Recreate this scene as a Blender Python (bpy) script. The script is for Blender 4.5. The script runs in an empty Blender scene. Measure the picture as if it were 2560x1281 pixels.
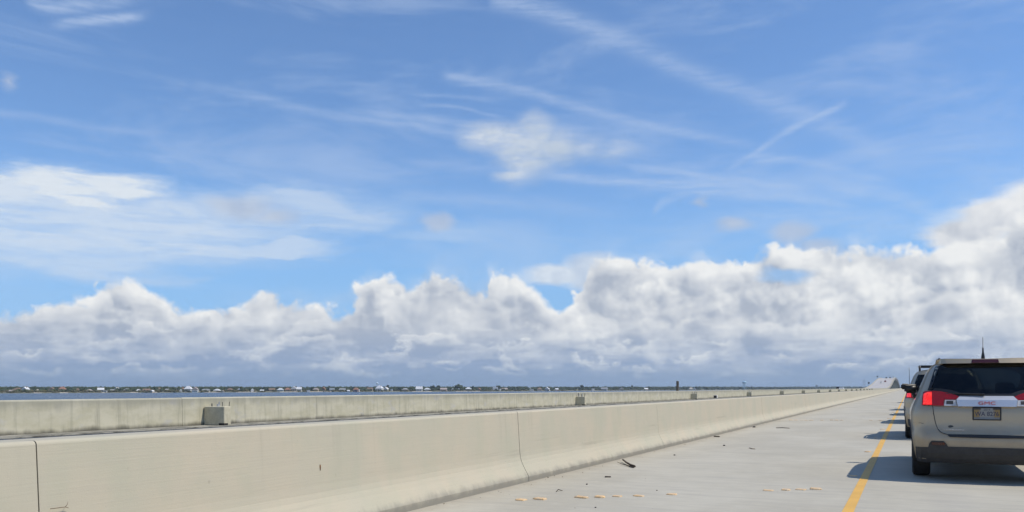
import bpy, bmesh, math, random
from mathutils import Vector, Matrix
random.seed(7)
scene = bpy.context.scene
COL = scene.collection
R = math.radians

# ---------------------------------------------------------------- camera
# road runs along +Y, X to the right, deck surface at z = 0, camera inside a car at eye height
F = 2071.0; UVP, VHOR = 2272.0, 970.0; EYE = 1.28
TH = math.atan((UVP - 1280.0) / F); CT, ST = math.cos(TH), math.sin(TH)
cam_d = bpy.data.cameras.new('camera'); cam = bpy.data.objects.new('camera', cam_d); COL.objects.link(cam)
cam.location = (0, 0, EYE)
cam.rotation_euler = (R(90), 0, TH)
cam_d.sensor_width = 36.0; cam_d.lens = 36.0 * F / 2560.0
cam_d.shift_y = (VHOR - 640.5) / 2560.0
cam_d.clip_start = 0.05; cam_d.clip_end = 60000
scene.camera = cam

def xz(u, v, d):
    """photo pixel seen at distance d along the road -> lateral X and height Z"""
    k = (u - UVP) * CT / F
    X = k * d * CT / (1 + k * ST); zc = d * CT - X * ST
    return X, EYE - (v - VHOR) * zc / F
def ground(u, zc):
    """point on the plan: photo column u at depth zc from the camera"""
    xc = (u - 1280.0) / F * zc
    return xc * CT - zc * ST, xc * ST + zc * CT
def road(u, v, z=0.0):
    """photo pixel on a level plane at height z"""
    zc = F * (EYE - z) / (v - VHOR)
    return ground(u, zc)

# ---------------------------------------------------------------- view
scene.view_settings.view_transform = 'Standard'
scene.view_settings.look = 'None'
scene.view_settings.exposure = 0.0
scene.view_settings.gamma = 1.0
scene.render.engine = 'CYCLES'
scene.cycles.use_denoising = True
scene.cycles.use_adaptive_sampling = True; scene.cycles.adaptive_threshold = 0.02; scene.cycles.adaptive_min_samples = 6
scene.cycles.max_bounces = 6
scene.cycles.sample_clamp_indirect = 6

# ---------------------------------------------------------------- node expression helper
class E:
    """a node socket with arithmetic"""
    def __init__(s, nt, sock): s.nt, s.s = nt, sock
    def _m(s, op, *a, clamp=False):
        n = s.nt.nodes.new('ShaderNodeMath'); n.operation = op; n.use_clamp = clamp
        for i, v in enumerate((s,) + a):
            if isinstance(v, E): s.nt.links.new(v.s, n.inputs[i])
            else: n.inputs[i].default_value = v
        return E(s.nt, n.outputs[0])
    def __add__(s, o): return s._m('ADD', o)
    __radd__ = __add__
    def __mul__(s, o): return s._m('MULTIPLY', o)
    __rmul__ = __mul__
    def __sub__(s, o): return s._m('SUBTRACT', o)
    def __rsub__(s, o): return (s * -1.0) + o
    def __truediv__(s, o): return s._m('DIVIDE', o)
    def f(s, op, *a): return s._m(op, *a)
    def clamp(s): return s._m('ADD', 0.0, clamp=True)
    def ss(s, lo, hi, a=0.0, b=1.0):
        n = s.nt.nodes.new('ShaderNodeMapRange'); n.interpolation_type = 'SMOOTHSTEP'
        s.nt.links.new(s.s, n.inputs[0])
        for i, v in enumerate((lo, hi, a, b)): n.inputs[i + 1].default_value = v
        return E(s.nt, n.outputs[0])
    def lin(s, lo, hi, a=0.0, b=1.0):
        n = s.nt.nodes.new('ShaderNodeMapRange'); n.clamp = True
        s.nt.links.new(s.s, n.inputs[0])
        for i, v in enumerate((lo, hi, a, b)): n.inputs[i + 1].default_value = v
        return E(s.nt, n.outputs[0])
    def curve(s, pts):
        """piecewise smooth function of a 0..1 value"""
        n = s.nt.nodes.new('ShaderNodeFloatCurve'); s.nt.links.new(s.s, n.inputs['Value'])
        c = n.mapping.curves[0]
        pts = sorted(pts)
        while len(c.points) < len(pts): c.points.new(0.5, 0.5)
        for p, (x, y) in zip(c.points, pts): p.location = (x, y); p.handle_type = 'AUTO'
        n.mapping.use_clip = False; n.mapping.update()
        return E(s.nt, n.outputs[0])

def vec(nt, x, y, z):
    n = nt.nodes.new('ShaderNodeCombineXYZ')
    for i, v in enumerate((x, y, z)):
        if isinstance(v, E): nt.links.new(v.s, n.inputs[i])
        else: n.inputs[i].default_value = v
    return n.outputs[0]
def noise(nt, v, scale, detail=4, rough=0.5, dist=0.0, lac=2.0, dim='3D'):
    n = nt.nodes.new('ShaderNodeTexNoise'); n.noise_dimensions = dim
    nt.links.new(v, n.inputs['Vector'])
    n.inputs['Scale'].default_value = scale; n.inputs['Detail'].default_value = detail
    n.inputs['Roughness'].default_value = rough; n.inputs['Distortion'].default_value = dist
    n.inputs['Lacunarity'].default_value = lac
    return E(nt, n.outputs[0])
def voro(nt, v, scale, detail=0, rough=0.5, smooth=None, dim='3D'):
    n = nt.nodes.new('ShaderNodeTexVoronoi'); n.voronoi_dimensions = dim; nt.links.new(v, n.inputs['Vector'])
    if smooth is not None:
        n.feature = 'SMOOTH_F1'; n.inputs['Smoothness'].default_value = smooth
    n.inputs['Scale'].default_value = scale
    n.inputs['Detail'].default_value = detail; n.inputs['Roughness'].default_value = rough
    return E(nt, n.outputs['Distance'])
def vmap(nt, v, loc=(0, 0, 0), rot=(0, 0, 0), scale=(1, 1, 1)):
    n = nt.nodes.new('ShaderNodeMapping'); nt.links.new(v, n.inputs[0])
    n.inputs['Location'].default_value = loc; n.inputs['Rotation'].default_value = rot; n.inputs['Scale'].default_value = scale
    return n.outputs[0]
def mixc(nt, f, a, b, mode='MIX'):
    n = nt.nodes.new('ShaderNodeMix'); n.data_type = 'RGBA'; n.blend_type = mode
    fi, ai, bi = n.inputs[0], n.inputs[6], n.inputs[7]
    for sock, v in ((fi, f), (ai, a), (bi, b)):
        if isinstance(v, E): nt.links.new(v.s, sock)
        elif isinstance(v, bpy.types.NodeSocket): nt.links.new(v, sock)
        elif isinstance(v, (int, float)): sock.default_value = v
        else: sock.default_value = (*v[:3], 1.0)
    return n.outputs[2]
def srgb(r, g, b):
    def c(v):
        v /= 255.0
        return v / 12.92 if v <= 0.04045 else ((v + 0.055) / 1.055) ** 2.4
    return (c(r), c(g), c(b))

def srgbn(nt, r, g, b):
    n = nt.nodes.new('ShaderNodeRGB'); n.outputs[0].default_value = (*srgb(r, g, b), 1.0); return n.outputs[0]

# ---------------------------------------------------------------- sky and sun
SUN_EL = R(54); SUN_AZ = R(73)          # azimuth measured from the road (+Y) towards +X
SKY = 0.15
sun_dir = Vector((math.sin(SUN_AZ) * math.cos(SUN_EL), math.cos(SUN_AZ) * math.cos(SUN_EL), math.sin(SUN_EL)))
sd = bpy.data.lights.new('sun', 'SUN'); sd.energy = 3.9; sd.angle = R(0.53); sd.color = (1.0, 0.93, 0.81)
so = bpy.data.objects.new('sun', sd); COL.objects.link(so)
so.rotation_euler = (-sun_dir).to_track_quat('-Z', 'Y').to_euler(); so.location = (30, 10, 60)

world = bpy.data.worlds.new('World'); scene.world = world; world.use_nodes = True
world.cycles.sampling_method = 'MANUAL'; world.cycles.sample_map_resolution = 512
def build_sky():
    nt = world.node_tree; nt.nodes.clear()
    out = nt.nodes.new('ShaderNodeOutputWorld'); bg = nt.nodes.new('ShaderNodeBackground')
    nt.links.new(bg.outputs[0], out.inputs[0]); bg.inputs['Strength'].default_value = SKY
    sky = nt.nodes.new('ShaderNodeTexSky'); sky.sky_type = 'NISHITA'; sky.sun_disc = False
    sky.sun_elevation = SUN_EL; sky.sun_rotation = SUN_AZ
    sky.air_density = 1.0; sky.dust_density = 0.0; sky.ozone_density = 9.0; sky.altitude = 0
    tc = nt.nodes.new('ShaderNodeTexCoord'); D = tc.outputs['Generated']
    sp = nt.nodes.new('ShaderNodeSeparateXYZ'); nt.links.new(D, sp.inputs[0])
    x, y, z = (E(nt, sp.outputs[i]) for i in range(3))
    # azimuth from the mean heading of the picture, folded every quarter turn so the cloud field goes on all round
    xc = x * CT + y * ST; zc = y * CT - x * ST
    az = xc.f('ARCTAN2', zc)
    HALF = math.pi / 4
    af = (az + (HALF + 8 * HALF)).f('PINGPONG', 2 * HALF) - HALF      # +-45 degrees
    an = (af + HALF) / (2 * HALF)                                      # 0..1
    T = (z / ((x * x + y * y).f('SQRT').f('MAXIMUM', 0.05))).f('MAXIMUM', -0.05).f('MINIMUM', 4.0)   # tan of elevation
    def pa(u):  return (math.atan((u - 1280.0) / F) + HALF) / (2 * HALF)
    def pt(u, v): return (VHOR - v) / F * math.cos(math.atan((u - 1280.0) / F))
    P = vec(nt, af, T, 0.0)
    def off(dx, dy): return vec(nt, af + dx, T + dy, 0.0)

    # --- thin high cloud: long streaks (old contrails) ---
    wst = (noise(nt, vmap(nt, P, scale=(1, 2.2, 1)), 9, 4, 0.55, dim='2D') - 0.5) * 0.011
    wfi = noise(nt, vmap(nt, P, rot=(0, 0, R(-12)), scale=(1, 7, 1)), 22, 4, 0.7, dim='2D').ss(0.30, 0.66, 0.55, 1.15)
    Tw = T + wst
    STREAKS = [
        # (list of (px, py, half width px, alpha))
        [(1230, -8, 34, .30), (1330, 18, 34, .42), (1450, 62, 34, .42), (1560, 105, 28, .30), (1700, 168, 26, .30), (1880, 238, 24, .30), (2020, 290, 22, .28), (2190, 372, 18, .20), (2330, 440, 16, .0)],
        [(1090, 185, 10, .0), (1130, 196, 13, .32), (1300, 225, 17, .33), (1500, 285, 16, .30), (1650, 322, 12, .30), (1830, 355, 9, .26), (1940, 372, 8, .0)],
        [(1790, 436, 9, .0), (1830, 415, 10, .18), (1880, 390, 11, .36), (1940, 345, 9, .26), (1990, 315, 9, .40), (2060, 285, 9, .38), (2105, 264, 8, .34), (2125, 256, 8, .0)],
        [(460, 210, 12, .0), (500, 216, 14, .14), (640, 242, 12, .22), (830, 290, 11, .22), (1000, 312, 11, .28), (1180, 340, 10, .26), (1300, 362, 9, .0)],
        [(820, 270, 9, .0), (900, 282, 12, .22), (1060, 300, 10, .28), (1200, 314, 9, .2), (1260, 320, 9, 0)],
        [(0, 283, 9, .20), (110, 296, 8, .20), (220, 312, 8, .20), (400, 335, 9, .10), (520, 350, 9, 0)],
        [(1330, 436, 10, .0), (1390, 442, 15, .40), (1550, 455, 14, .45), (1700, 465, 12, .38), (1830, 458, 14, .30), (1990, 472, 12, .0)],
        [(1540, 405, 9, .0), (1600, 418, 9, .25), (1750, 440, 9, .30), (1960, 462, 10, .26), (2050, 470, 9, 0)],
        [(1690, 474, 10, .0), (1760, 476, 11, .36), (1900, 484, 10, .34), (2100, 512, 10, .24), (2200, 530, 10, 0)],
        [(1625, 540, 14, .0), (1640, 522, 16, .26), (1665, 500, 14, .26), (1730, 480, 9, .2), (1760, 478, 8, 0)],
        [(1860, 392, 6, .0), (1900, 396, 8, .36), (2000, 402, 9, .24), (2190, 445, 14, .16), (2290, 470, 14, .0)],
        [(980, 398, 9, .0), (1060, 408, 12, .2), (1180, 416, 14, .2), (1300, 420, 12, .0)],
        [(960, 478, 20, .0), (1060, 492, 22, .22), (1300, 506, 20, .22), (1500, 530, 18, .12), (1640, 540, 16, 0)],
        [(2040, 462, 16, .0), (2120, 472, 22, .3), (2220, 488, 24, .30), (2300, 515, 20, .28), (2370, 540, 14, .0)],
        [(90, 58, 8, .0), (150, 58, 8, .32), (260, 46, 15, .55), (330, 46, 13, .52), (400, 34, 8, .0)],
        [(60, -10, 20, .3), (110, 14, 14, .45), (200, 15, 12, .42), (300, 5, 14, .3), (420, -10, 16, .0)],
        [(1000, 235, 5, .0), (1080, 240, 6, .16), (1210, 252, 5, .14), (1260, 258, 5, 0)],
        [(1020, 265, 4, .0), (1120, 268, 5, .22), (1230, 288, 5, .2), (1280, 296, 5, 0)],
        [(560, 690, 6, .0), (470, 705, 7, .34), (360, 702, 8, .3), (180, 690, 9, .2), (60, 690, 8, 0)],
        [(1650, 545, 20, 0), (1850, 550, 26, .22), (2050, 545, 28, .26), (2250, 560, 26, .22), (2350, 580, 20, 0)],
    ]
    veil = None
    for st in STREAKS:
        st = sorted(st)
        ct = an.curve([(pa(u), pt(u, v) * 2) for u, v, w, a in st])
        aa = an.curve([(0, 0.0), (pa(st[0][0]) - .002, 0.0 if st[0][0] > 5 else st[0][3])] + [(pa(u), a) for u, v, w, a in st] + [(pa(st[-1][0]) + .002, 0.0 if st[-1][0] < 2550 else st[-1][3]), (1, 0.0)])
        wd = sum(w for _, _, w, _ in st) / len(st) / F
        dd = ct._m('MULTIPLY_ADD', -0.5 / wd * 0.95, Tw * (0.95 / wd))
        g = (dd * dd)._m('MULTIPLY', -1.0).f('EXPONENT') * aa
        veil = g if veil is None else veil.f('MAXIMUM', g)
    veil = veil * wfi
    # faint general cirrus higher up
    ci = noise(nt, vmap(nt, P, loc=(3, 1, 0), rot=(0, 0, R(-14)), scale=(1, 3.6, 1)), 4.2, 5, 0.62, 0.3, dim='2D').ss(0.42, 0.80, 0, 0.36)
    ci = ci * T.ss(0.02, 0.2)
    veil = veil + ci * (1.0 - veil)

    # --- altocumulus sheet on the left ---
    PAIRS = {}
    def pair(a, t):
        k = (id(a), id(t))
        if k not in PAIRS: PAIRS[k] = (vec(nt, a, t, 0.0), a, t)
        return PAIRS[k][0]
    def madd(v, m, c):
        n = nt.nodes.new('ShaderNodeVectorMath'); n.operation = 'MULTIPLY_ADD'; nt.links.new(v, n.inputs[0])
        n.inputs[1].default_value = m; n.inputs[2].default_value = c; return n.outputs[0]
    def vop(op, a, b=None):
        n = nt.nodes.new('ShaderNodeVectorMath'); n.operation = op; nt.links.new(a, n.inputs[0])
        if isinstance(b, tuple): n.inputs[1].default_value = b
        elif b is not None: nt.links.new(b, n.inputs[1])
        return E(nt, n.outputs['Value'])
    def blob(cu, cv, ru, rv, src_a, src_t):
        a0 = math.atan((cu - 1280.0) / F); t0 = pt(cu, cv)
        ra = ru / F * math.cos(a0) ** 2; rt = rv / F * math.cos(a0)
        return 1.0 - vop('LENGTH', madd(pair(src_a, src_t), (1 / ra, 1 / rt, 0), (-a0 / ra, -t0 / rt, 0)))
    n1 = noise(nt, vmap(nt, P, loc=(1, 2, 0), scale=(1, 3.0, 1)), 7, 5, 0.6, dim='2D')
    n2 = noise(nt, vmap(nt, P, loc=(5, 2, 0), scale=(1, 4.5, 1)), 15, 4, 0.62, dim='2D')
    wa = af + (n2 - 0.5) * 0.05; wt = T + (n1 - 0.5) * 0.055
    sheet = None
    for cu, cv, ru, rv, k in ((210, 472, 340, 70, 1.15), (-60, 480, 330, 90, 1.0), (260, 570, 720, 140, .90), (720, 530, 440, 88, .78), (120, 640, 520, 84, .78), (640, 620, 300, 34, .8), (60, 600, 420, 140, .64), (560, 570, 420, 90, .66)):
        b = blob(cu, cv, ru, rv, wa, wt).ss(0.0, 0.62) * k
        sheet = b if sheet is None else sheet.f('SMOOTH_MAX', b, 0.12)
    fil = noise(nt, vmap(nt, P, loc=(9, 4, 0), rot=(0, 0, R(4)), scale=(1, 6.5, 1)), 10, 5, 0.62, 0.3, dim='2D')
    sheet = sheet * fil.ss(0.30, 0.60, 0.74, 1.0)
    sheet = sheet + blob(1100, 600, 190, 34, wa, wt).ss(0.0, 0.8) * 0.4 + blob(1160, 575, 110, 22, wa, wt).ss(0.0, 0.8) * 0.25

    # --- cumulus ---
    def puff(o, sc, det):
        """height of a heap of rounded lumps"""
        w = noise(nt, o, sc * 1.3, 3, 0.5, dim='2D')
        ow = vec(nt, *[E(nt, s_) for s_ in _warp(nt, o, w)])
        v = voro(nt, ow, sc, 2.0, 0.5, None, '2D')
        return (1.0 - v) * 0.62 + noise(nt, o, sc * 1.1, det, 0.56, dim='2D') * 0.75
    def _warp(nt, o, w):
        s3 = nt.nodes.new('ShaderNodeSeparateXYZ'); nt.links.new(o, s3.inputs[0])
        a = E(nt, s3.outputs[0]) + (w - 0.5) * 0.05; b = E(nt, s3.outputs[1]) + (w - 0.5) * 0.03
        return a.s, b.s, s3.outputs[2]
    h0 = puff(P, 11.0, 5); hs = puff(off(0.012, 0.016), 11.0, 5)
    k0 = puff(off(7.0, 3.0), 30.0, 3); ks = puff(off(7.005, 3.007), 30.0, 3)
    relief = (h0 - hs) * 1.6 + (k0 - ks) * 0.6
    # silhouette of the bank
    TOP = [(-600, 730), (-300, 700), (-120, 760), (0, 752), (60, 748), (130, 740), (195, 742), (228, 715), (262, 684), (320, 690), (390, 712), (440, 742), (500, 738), (560, 738), (620, 728), (672, 716), (720, 728), (790, 744), (835, 758), (866, 756), (884, 734), (904, 696), (935, 674), (985, 682), (1018, 700), (1045, 676), (1092, 666), (1140, 676), (1188, 700), (1225, 676), (1262, 670), (1312, 694), (1350, 732), (1385, 750), (1418, 722), (1442, 656), (1465, 624), (1505, 618), (1560, 626), (1620, 634), (1700, 636), (1800, 632), (1870, 626), (1930, 606), (1980, 606), (2060, 604), (2150, 592), (2210, 600), (2275, 596), (2330, 590), (2400, 574), (2460, 550), (2520, 520), (2600, 490), (2800, 505), (3100, 570)]
    an2 = an + (h0 - 0.70) * 0.014 + (k0 - 0.70) * 0.006
    top = an2.curve([(pa(u), pt(u, v) * 4) for u, v in TOP if 0 <= pa(u) <= 1]) * 0.25
    lump = (h0 - 0.70) * 0.040 + (k0 - 0.70) * 0.022 + 0.003
    hb = top - T + lump
    # rounded heads of the nearer heaps, each shaded as a ball lit from the upper right
    la = af + (h0 - 0.72) * 0.030 + (k0 - 0.72) * 0.016; lt = T + (hs - 0.72) * 0.026 + (ks - 0.72) * 0.014
    head, hw = None, None
    for cu, cv, ru, rv, g in ((930, 722, 62, 52, 1), (985, 716, 46, 34, .8), (1092, 708, 66, 44, 1), (1190, 740, 70, 44, .6), (1278, 726, 78, 60, 1.1), (1492, 668, 66, 52, 1), (1590, 684, 86, 54, .9), (1740, 690, 110, 56, .8), (285, 724, 66, 46, .7), (370, 752, 60, 40, .6),
                              (110, 790, 80, 52, 1), (215, 788, 74, 48, 1), (20, 800, 70, 50, .9), (550, 782, 70, 44, .9), (735, 776, 70, 48, 1), (808, 792, 46, 40, 1), (955, 780, 62, 36, .8), (1540, 832, 80, 34, .7), (2070, 742, 96, 46, .8), (2250, 770, 110, 50, .8), (2170, 654, 96, 50, .8), (1060, 858, 50, 24, .7), (1400, 812, 70, 34, .6), (1880, 770, 90, 40, .6), (2420, 690, 120, 60, .7)):
        a0 = math.atan((cu - 1280.0) / F); t0 = pt(cu, cv); ra = ru / F * math.cos(a0) ** 2; rt = rv / F * math.cos(a0)
        v = madd(pair(la, lt), (1 / ra, 1 / rt, 0), (-a0 / ra, -t0 / rt, 0))
        w = (vop('DOT_PRODUCT', v, v)._m('MULTIPLY_ADD', -1.0, 1.0)).f('MAXIMUM', 0.0)
        sh = (vop('DOT_PRODUCT', v, (0.34 * g, 0.62 * g, 0)) + 0.16 * g) * w.f('SQRT')
        head = sh if head is None else head + sh
        hw = w * (rt * 0.5) if hw is None else hw.f('MAXIMUM', w * (rt * 0.5))
    hb0 = hb; hb = hb.f('MAXIMUM', hw - 0.012)
    bank = hb.ss(-0.004, 0.011)
    soft = hb0.ss(-0.020, 0.012) * noise(nt, P, 6.0, 2, dim='2D').ss(0.54, 0.68)       # some edges are frayed
    bank = bank.f('MAXIMUM', soft * 0.5)
    # a window of blue in the bank on the right
    hole = blob(1962, 690, 84, 30, af + (n2 - .5) * .03, T + (h0 - .72) * .03).ss(0.0, 0.75)
    bank = bank * (1.0 - hole * 0.7)
    # light: tops and sun-facing lumps white, bodies grey; each farther row of cloud shows below the grey base of the nearer one
    lit_edge = hb.ss(0.0, 0.036, 0.46, 0.0)
    low = T.ss(0.022, 0.085)          # 0 near the horizon, 1 up in the bank
    L = 0.20 + relief * (0.40 + low * 0.60) + lit_edge + head * 0.62
    for k, (t0, amp, fq, lw, gain) in enumerate(((0.104, 0.16, 6, 0.034, 0.50), (0.078, 0.12, 9, 0.024, 0.46), (0.056, 0.085, 13, 0.015, 0.56), (0.038, 0.055, 19, 0.010, 0.60), (0.024, 0.034, 26, 0.007, 0.60))):
        nn = noise(nt, vec(nt, af + 0.37 * k, T * 1.5 + 1.7 * k, 0.0), fq, 4, 0.62, dim='2D')
        patch = noise(nt, vec(nt, af + 0.21 * k, T * 2.0 + 5.3 * k, 0.0), fq * 0.9, 2, 0.5, dim='2D').ss(0.44, 0.62)
        hr = (nn - 0.5) * amp + t0 - T
        inside = hr.ss(-0.15 * lw, 0.35 * lw)
        L = L * (1.0 - patch * inside * 0.5) + inside * hr.ss(0.2 * lw, 1.7 * lw, 1.0, -0.12) * gain * patch
    band = noise(nt, vmap(nt, P, loc=(4, 3, 0), scale=(1, 6.0, 1)), 12, 4, 0.6, dim='2D').ss(0.34, 0.68, -0.17, 0.24)
    L = L + band * (1.0 - low * 0.75) * T.ss(0.004, 0.03)
    L = L + an.curve([(0, .5), (pa(500), .5), (pa(1100), .52), (pa(1500), .62), (pa(2100), .66), (1, .64)]) - 0.5
    L = L.clamp()
    shade = mixc(nt, low, srgb(148, 168, 198), srgb(174, 184, 200))
    light = mixc(nt, low, srgb(206, 214, 224), srgb(238, 240, 241))
    ccol = mixc(nt, L, shade, light)
    hz = T.ss(-0.006, 0.034, 0.95, 0.0)
    ccol = mixc(nt, hz, ccol, srgb(134, 160, 190))

    # --- single clouds above the bank ---
    ja = af + (h0 - 0.72) * 0.010 + (n2 - .5) * 0.022; jt = T + (hs - 0.72) * 0.008 + (n1 - .5) * 0.020
    def cl(bs, sm=0.10):
        r = None
        for b in bs:
            v = blob(*b[:4], ja, jt) * b[4]
            r = v if r is None else r.f('SMOOTH_MAX', v, sm)
        return r
    c1 = cl(((1335, 338, 62, 70, 1), (1310, 392, 104, 80, 1), (1226, 342, 104, 48, .9), (1285, 352, 80, 54, .95), (1288, 440, 66, 38, .8), (1385, 374, 90, 60, .95)), 0.28)
    c1b = cl(((1440, 372, 120, 54, 1), (1530, 378, 90, 42, .9)), 0.25)
    m1 = (c1.ss(-0.14, 0.80) * 0.80).f('MAXIMUM', c1b.ss(-0.1, 1.0) * 0.56)
    m1 = m1 * n2.ss(0.28, 0.62, 0.55, 1.0)
    L1 = (0.55 + relief * 0.7 + T.lin(pt(1300, 460), pt(1300, 280), -0.22, 0.34)).clamp()
    c2 = cl(((2560, 540, 190, 74, 1), (2500, 540, 130, 56, 1), (2640, 500, 190, 90, 1), (2410, 585, 130, 40, .9)))
    m2 = c2.ss(-0.10, 0.42)
    L2 = (0.52 + relief * 0.7 + T.lin(pt(2500, 620), pt(2500, 480), -0.16, 0.45)).clamp()
    m2b = blob(2470, 540, 220, 70, wa, wt).ss(0.0, 0.7) * 0.6      # thin white fringe along its top
    c3 = cl(((1090, 562, 62, 36, 1), (1830, 566, 66, 32, .85), (1745, 507, 34, 22, .6), (600, 520, 130, 48, .9), (680, 545, 90, 34, .8), (1975, 585, 80, 46, 1), (2040, 620, 90, 40, .9), (20, 205, 34, 34, .5)))
    m3 = c3.ss(0.0, 0.75) * 0.72
    c4 = cl(((1390, 696, 90, 28, 1), (1475, 690, 100, 56, 1)))
    m4 = c4.ss(-0.05, 0.5) * 0.8

    K = 1.0 / SKY
    # tone of the clear sky follows the sky texture
    col = sky.outputs[0]
    mul = nt.nodes.new('ShaderNodeVectorMath'); mul.operation = 'SCALE'
    thin = mixc(nt, T.ss(0.0, 0.3), srgb(196, 214, 236), srgb(190, 208, 236))
    def scaled(c):
        n = nt.nodes.new('ShaderNodeVectorMath'); n.operation = 'SCALE'; n.inputs['Scale'].default_value = K
        nt.links.new(c, n.inputs[0]); return n.outputs[0]
    hold = mixc(nt, T.ss(0.05, 0.26, 0.72, 0.0), sky.outputs[0], scaled(srgbn(nt, 128, 178, 231)))
    col = mixc(nt, veil.clamp(), hold, scaled(thin))
    shc = mixc(nt, (sheet * sheet * 0.9).clamp(), srgb(178, 204, 236), srgb(220, 229, 239))
    col = mixc(nt, (sheet * 0.92).clamp(), col, scaled(shc))
    col = mixc(nt, m3, col, scaled(mixc(nt, (relief * 0.6 + 0.5).clamp(), srgb(168, 184, 210), srgb(205, 212, 224))))
    col = mixc(nt, m1, col, scaled(mixc(nt, L1, srgb(180, 195, 212), srgb(224, 229, 233))))
    col = mixc(nt, m4, col, scaled(mixc(nt, (relief + 0.6).clamp(), srgb(190, 202, 220), srgb(226, 232, 238))))
    col = mixc(nt, m2b, col, scaled(mixc(nt, 0.5, srgb(222, 231, 240), srgb(226, 233, 240))))
    col = mixc(nt, m2, col, scaled(mixc(nt, L2, srgb(180, 189, 204), srgb(238, 240, 242))))
    col = mixc(nt, bank.clamp(), col, scaled(ccol))
    nt.links.new(col, bg.inputs['Color'])
build_sky()

# ================================================================ helpers
def mesh(name, verts, faces, smooth=False):
    me = bpy.data.meshes.new(name); me.from_pydata([tuple(v) for v in verts], [], faces); me.update()
    if smooth:
        me.polygons.foreach_set('use_smooth', [True] * len(me.polygons))
    return me
def link(name, data, mat=None, parent=None, loc=None, rot=None):
    o = bpy.data.objects.new(name, data); COL.objects.link(o)
    if mat is not None and data is not None:
        if not data.materials: data.materials.append(mat)
    if parent is not None: o.parent = parent
    if loc is not None: o.location = loc
    if rot is not None: o.rotation_euler = rot
    return o
def from_bm(name, bm, mat, parent=None, smooth=False, recalc=True):
    if recalc: bmesh.ops.recalc_face_normals(bm, faces=bm.faces)
    me = bpy.data.meshes.new(name); bm.to_mesh(me); bm.free()
    if smooth: me.polygons.foreach_set('use_smooth', [True] * len(me.polygons))
    return link(name, me, mat, parent)
def thing(name, label, cat, loc=(0, 0, 0), rotz=0.0, group=None):
    o = bpy.data.objects.new(name, None); COL.objects.link(o); o.location = loc; o.rotation_euler = (0, 0, rotz)
    o.empty_display_size = 0.2
    return tag(o, label, cat, group)
def tag(o, label, cat, group=None):
    o['kind'] = 'thing'; o['label'] = label; o['category'] = cat
    if group: o['group'] = group
    return o
def struct(o): o['kind'] = 'structure'; return o
def box(bm, x0, x1, y0, y1, z0, z1):
    vs = [bm.verts.new(p) for p in ((x0, y0, z0), (x1, y0, z0), (x1, y1, z0), (x0, y1, z0), (x0, y0, z1), (x1, y0, z1), (x1, y1, z1), (x0, y1, z1))]
    for f in ((0, 3, 2, 1), (4, 5, 6, 7), (0, 1, 5, 4), (1, 2, 6, 5), (2, 3, 7, 6), (3, 0, 4, 7)): bm.faces.new([vs[i] for i in f])
    return vs
def rbox(name, x0, x1, y0, y1, z0, z1, mat, parent=None, bev=0.01, seg=2, smooth=True):
    bm = bmesh.new(); box(bm, x0, x1, y0, y1, z0, z1)
    if bev: bmesh.ops.bevel(bm, geom=list(bm.edges), offset=bev, segments=seg, affect='EDGES', profile=0.5)
    return from_bm(name, bm, mat, parent)
def tube(bm, pts, radii, n=8, cap=True):
    rings = []
    for i, p in enumerate(pts):
        p = Vector(p)
        t = (Vector(pts[min(i + 1, len(pts) - 1)]) - Vector(pts[max(i - 1, 0)])).normalized()
        a = t.orthogonal().normalized() if i == 0 else (prev - t * prev.dot(t)).normalized()
        prev = a; b = t.cross(a); r = radii[i] if isinstance(radii, (list, tuple)) else radii
        rings.append([bm.verts.new(p + (a * math.cos(2 * math.pi * k / n) + b * math.sin(2 * math.pi * k / n)) * r) for k in range(n)])
    for i in range(len(rings) - 1):
        for k in range(n):
            bm.faces.new((rings[i][k], rings[i][(k + 1) % n], rings[i + 1][(k + 1) % n], rings[i + 1][k]))
    if cap: bm.faces.new(list(reversed(rings[0]))); bm.faces.new(rings[-1])
def lathe(bm, prof, axis='z', n=24, c=(0, 0, 0)):
    """prof: list of (radius, height)"""
    rings = []
    for r, h in prof:
        ring = []
        for k in range(n):
            a = 2 * math.pi * k / n; p, q = r * math.cos(a), r * math.sin(a)
            v = (p, q, h) if axis == 'z' else (h, p, q)
            ring.append(bm.verts.new((v[0] + c[0], v[1] + c[1], v[2] + c[2])))
        rings.append(ring)
    for i in range(len(rings) - 1):
        for k in range(n): bm.faces.new((rings[i][k], rings[i][(k + 1) % n], rings[i + 1][(k + 1) % n], rings[i + 1][k]))
    bm.faces.new(list(reversed(rings[0]))); bm.faces.new(rings[-1])
def sweep(prof, ys, off=lambda y: (0, 0), close=True):
    """extrude a closed (x, z) outline along y; off(y) gives an (x, z) shift"""
    n = len(prof); vs = []; fs = []
    for y in ys:
        ox, oz = off(y)
        vs += [(x + ox, y, z + oz) for x, z in prof]
    for i in range(len(ys) - 1):
        for k in range(n if close else n - 1):
            a, b = i * n + k, i * n + (k + 1) % n
            fs.append((a, b, b + n, a + n))
    if close:
        fs.append(tuple(range(n - 1, -1, -1))); fs.append(tuple(range((len(ys) - 1) * n, len(ys) * n)))
    return vs, fs

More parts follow.
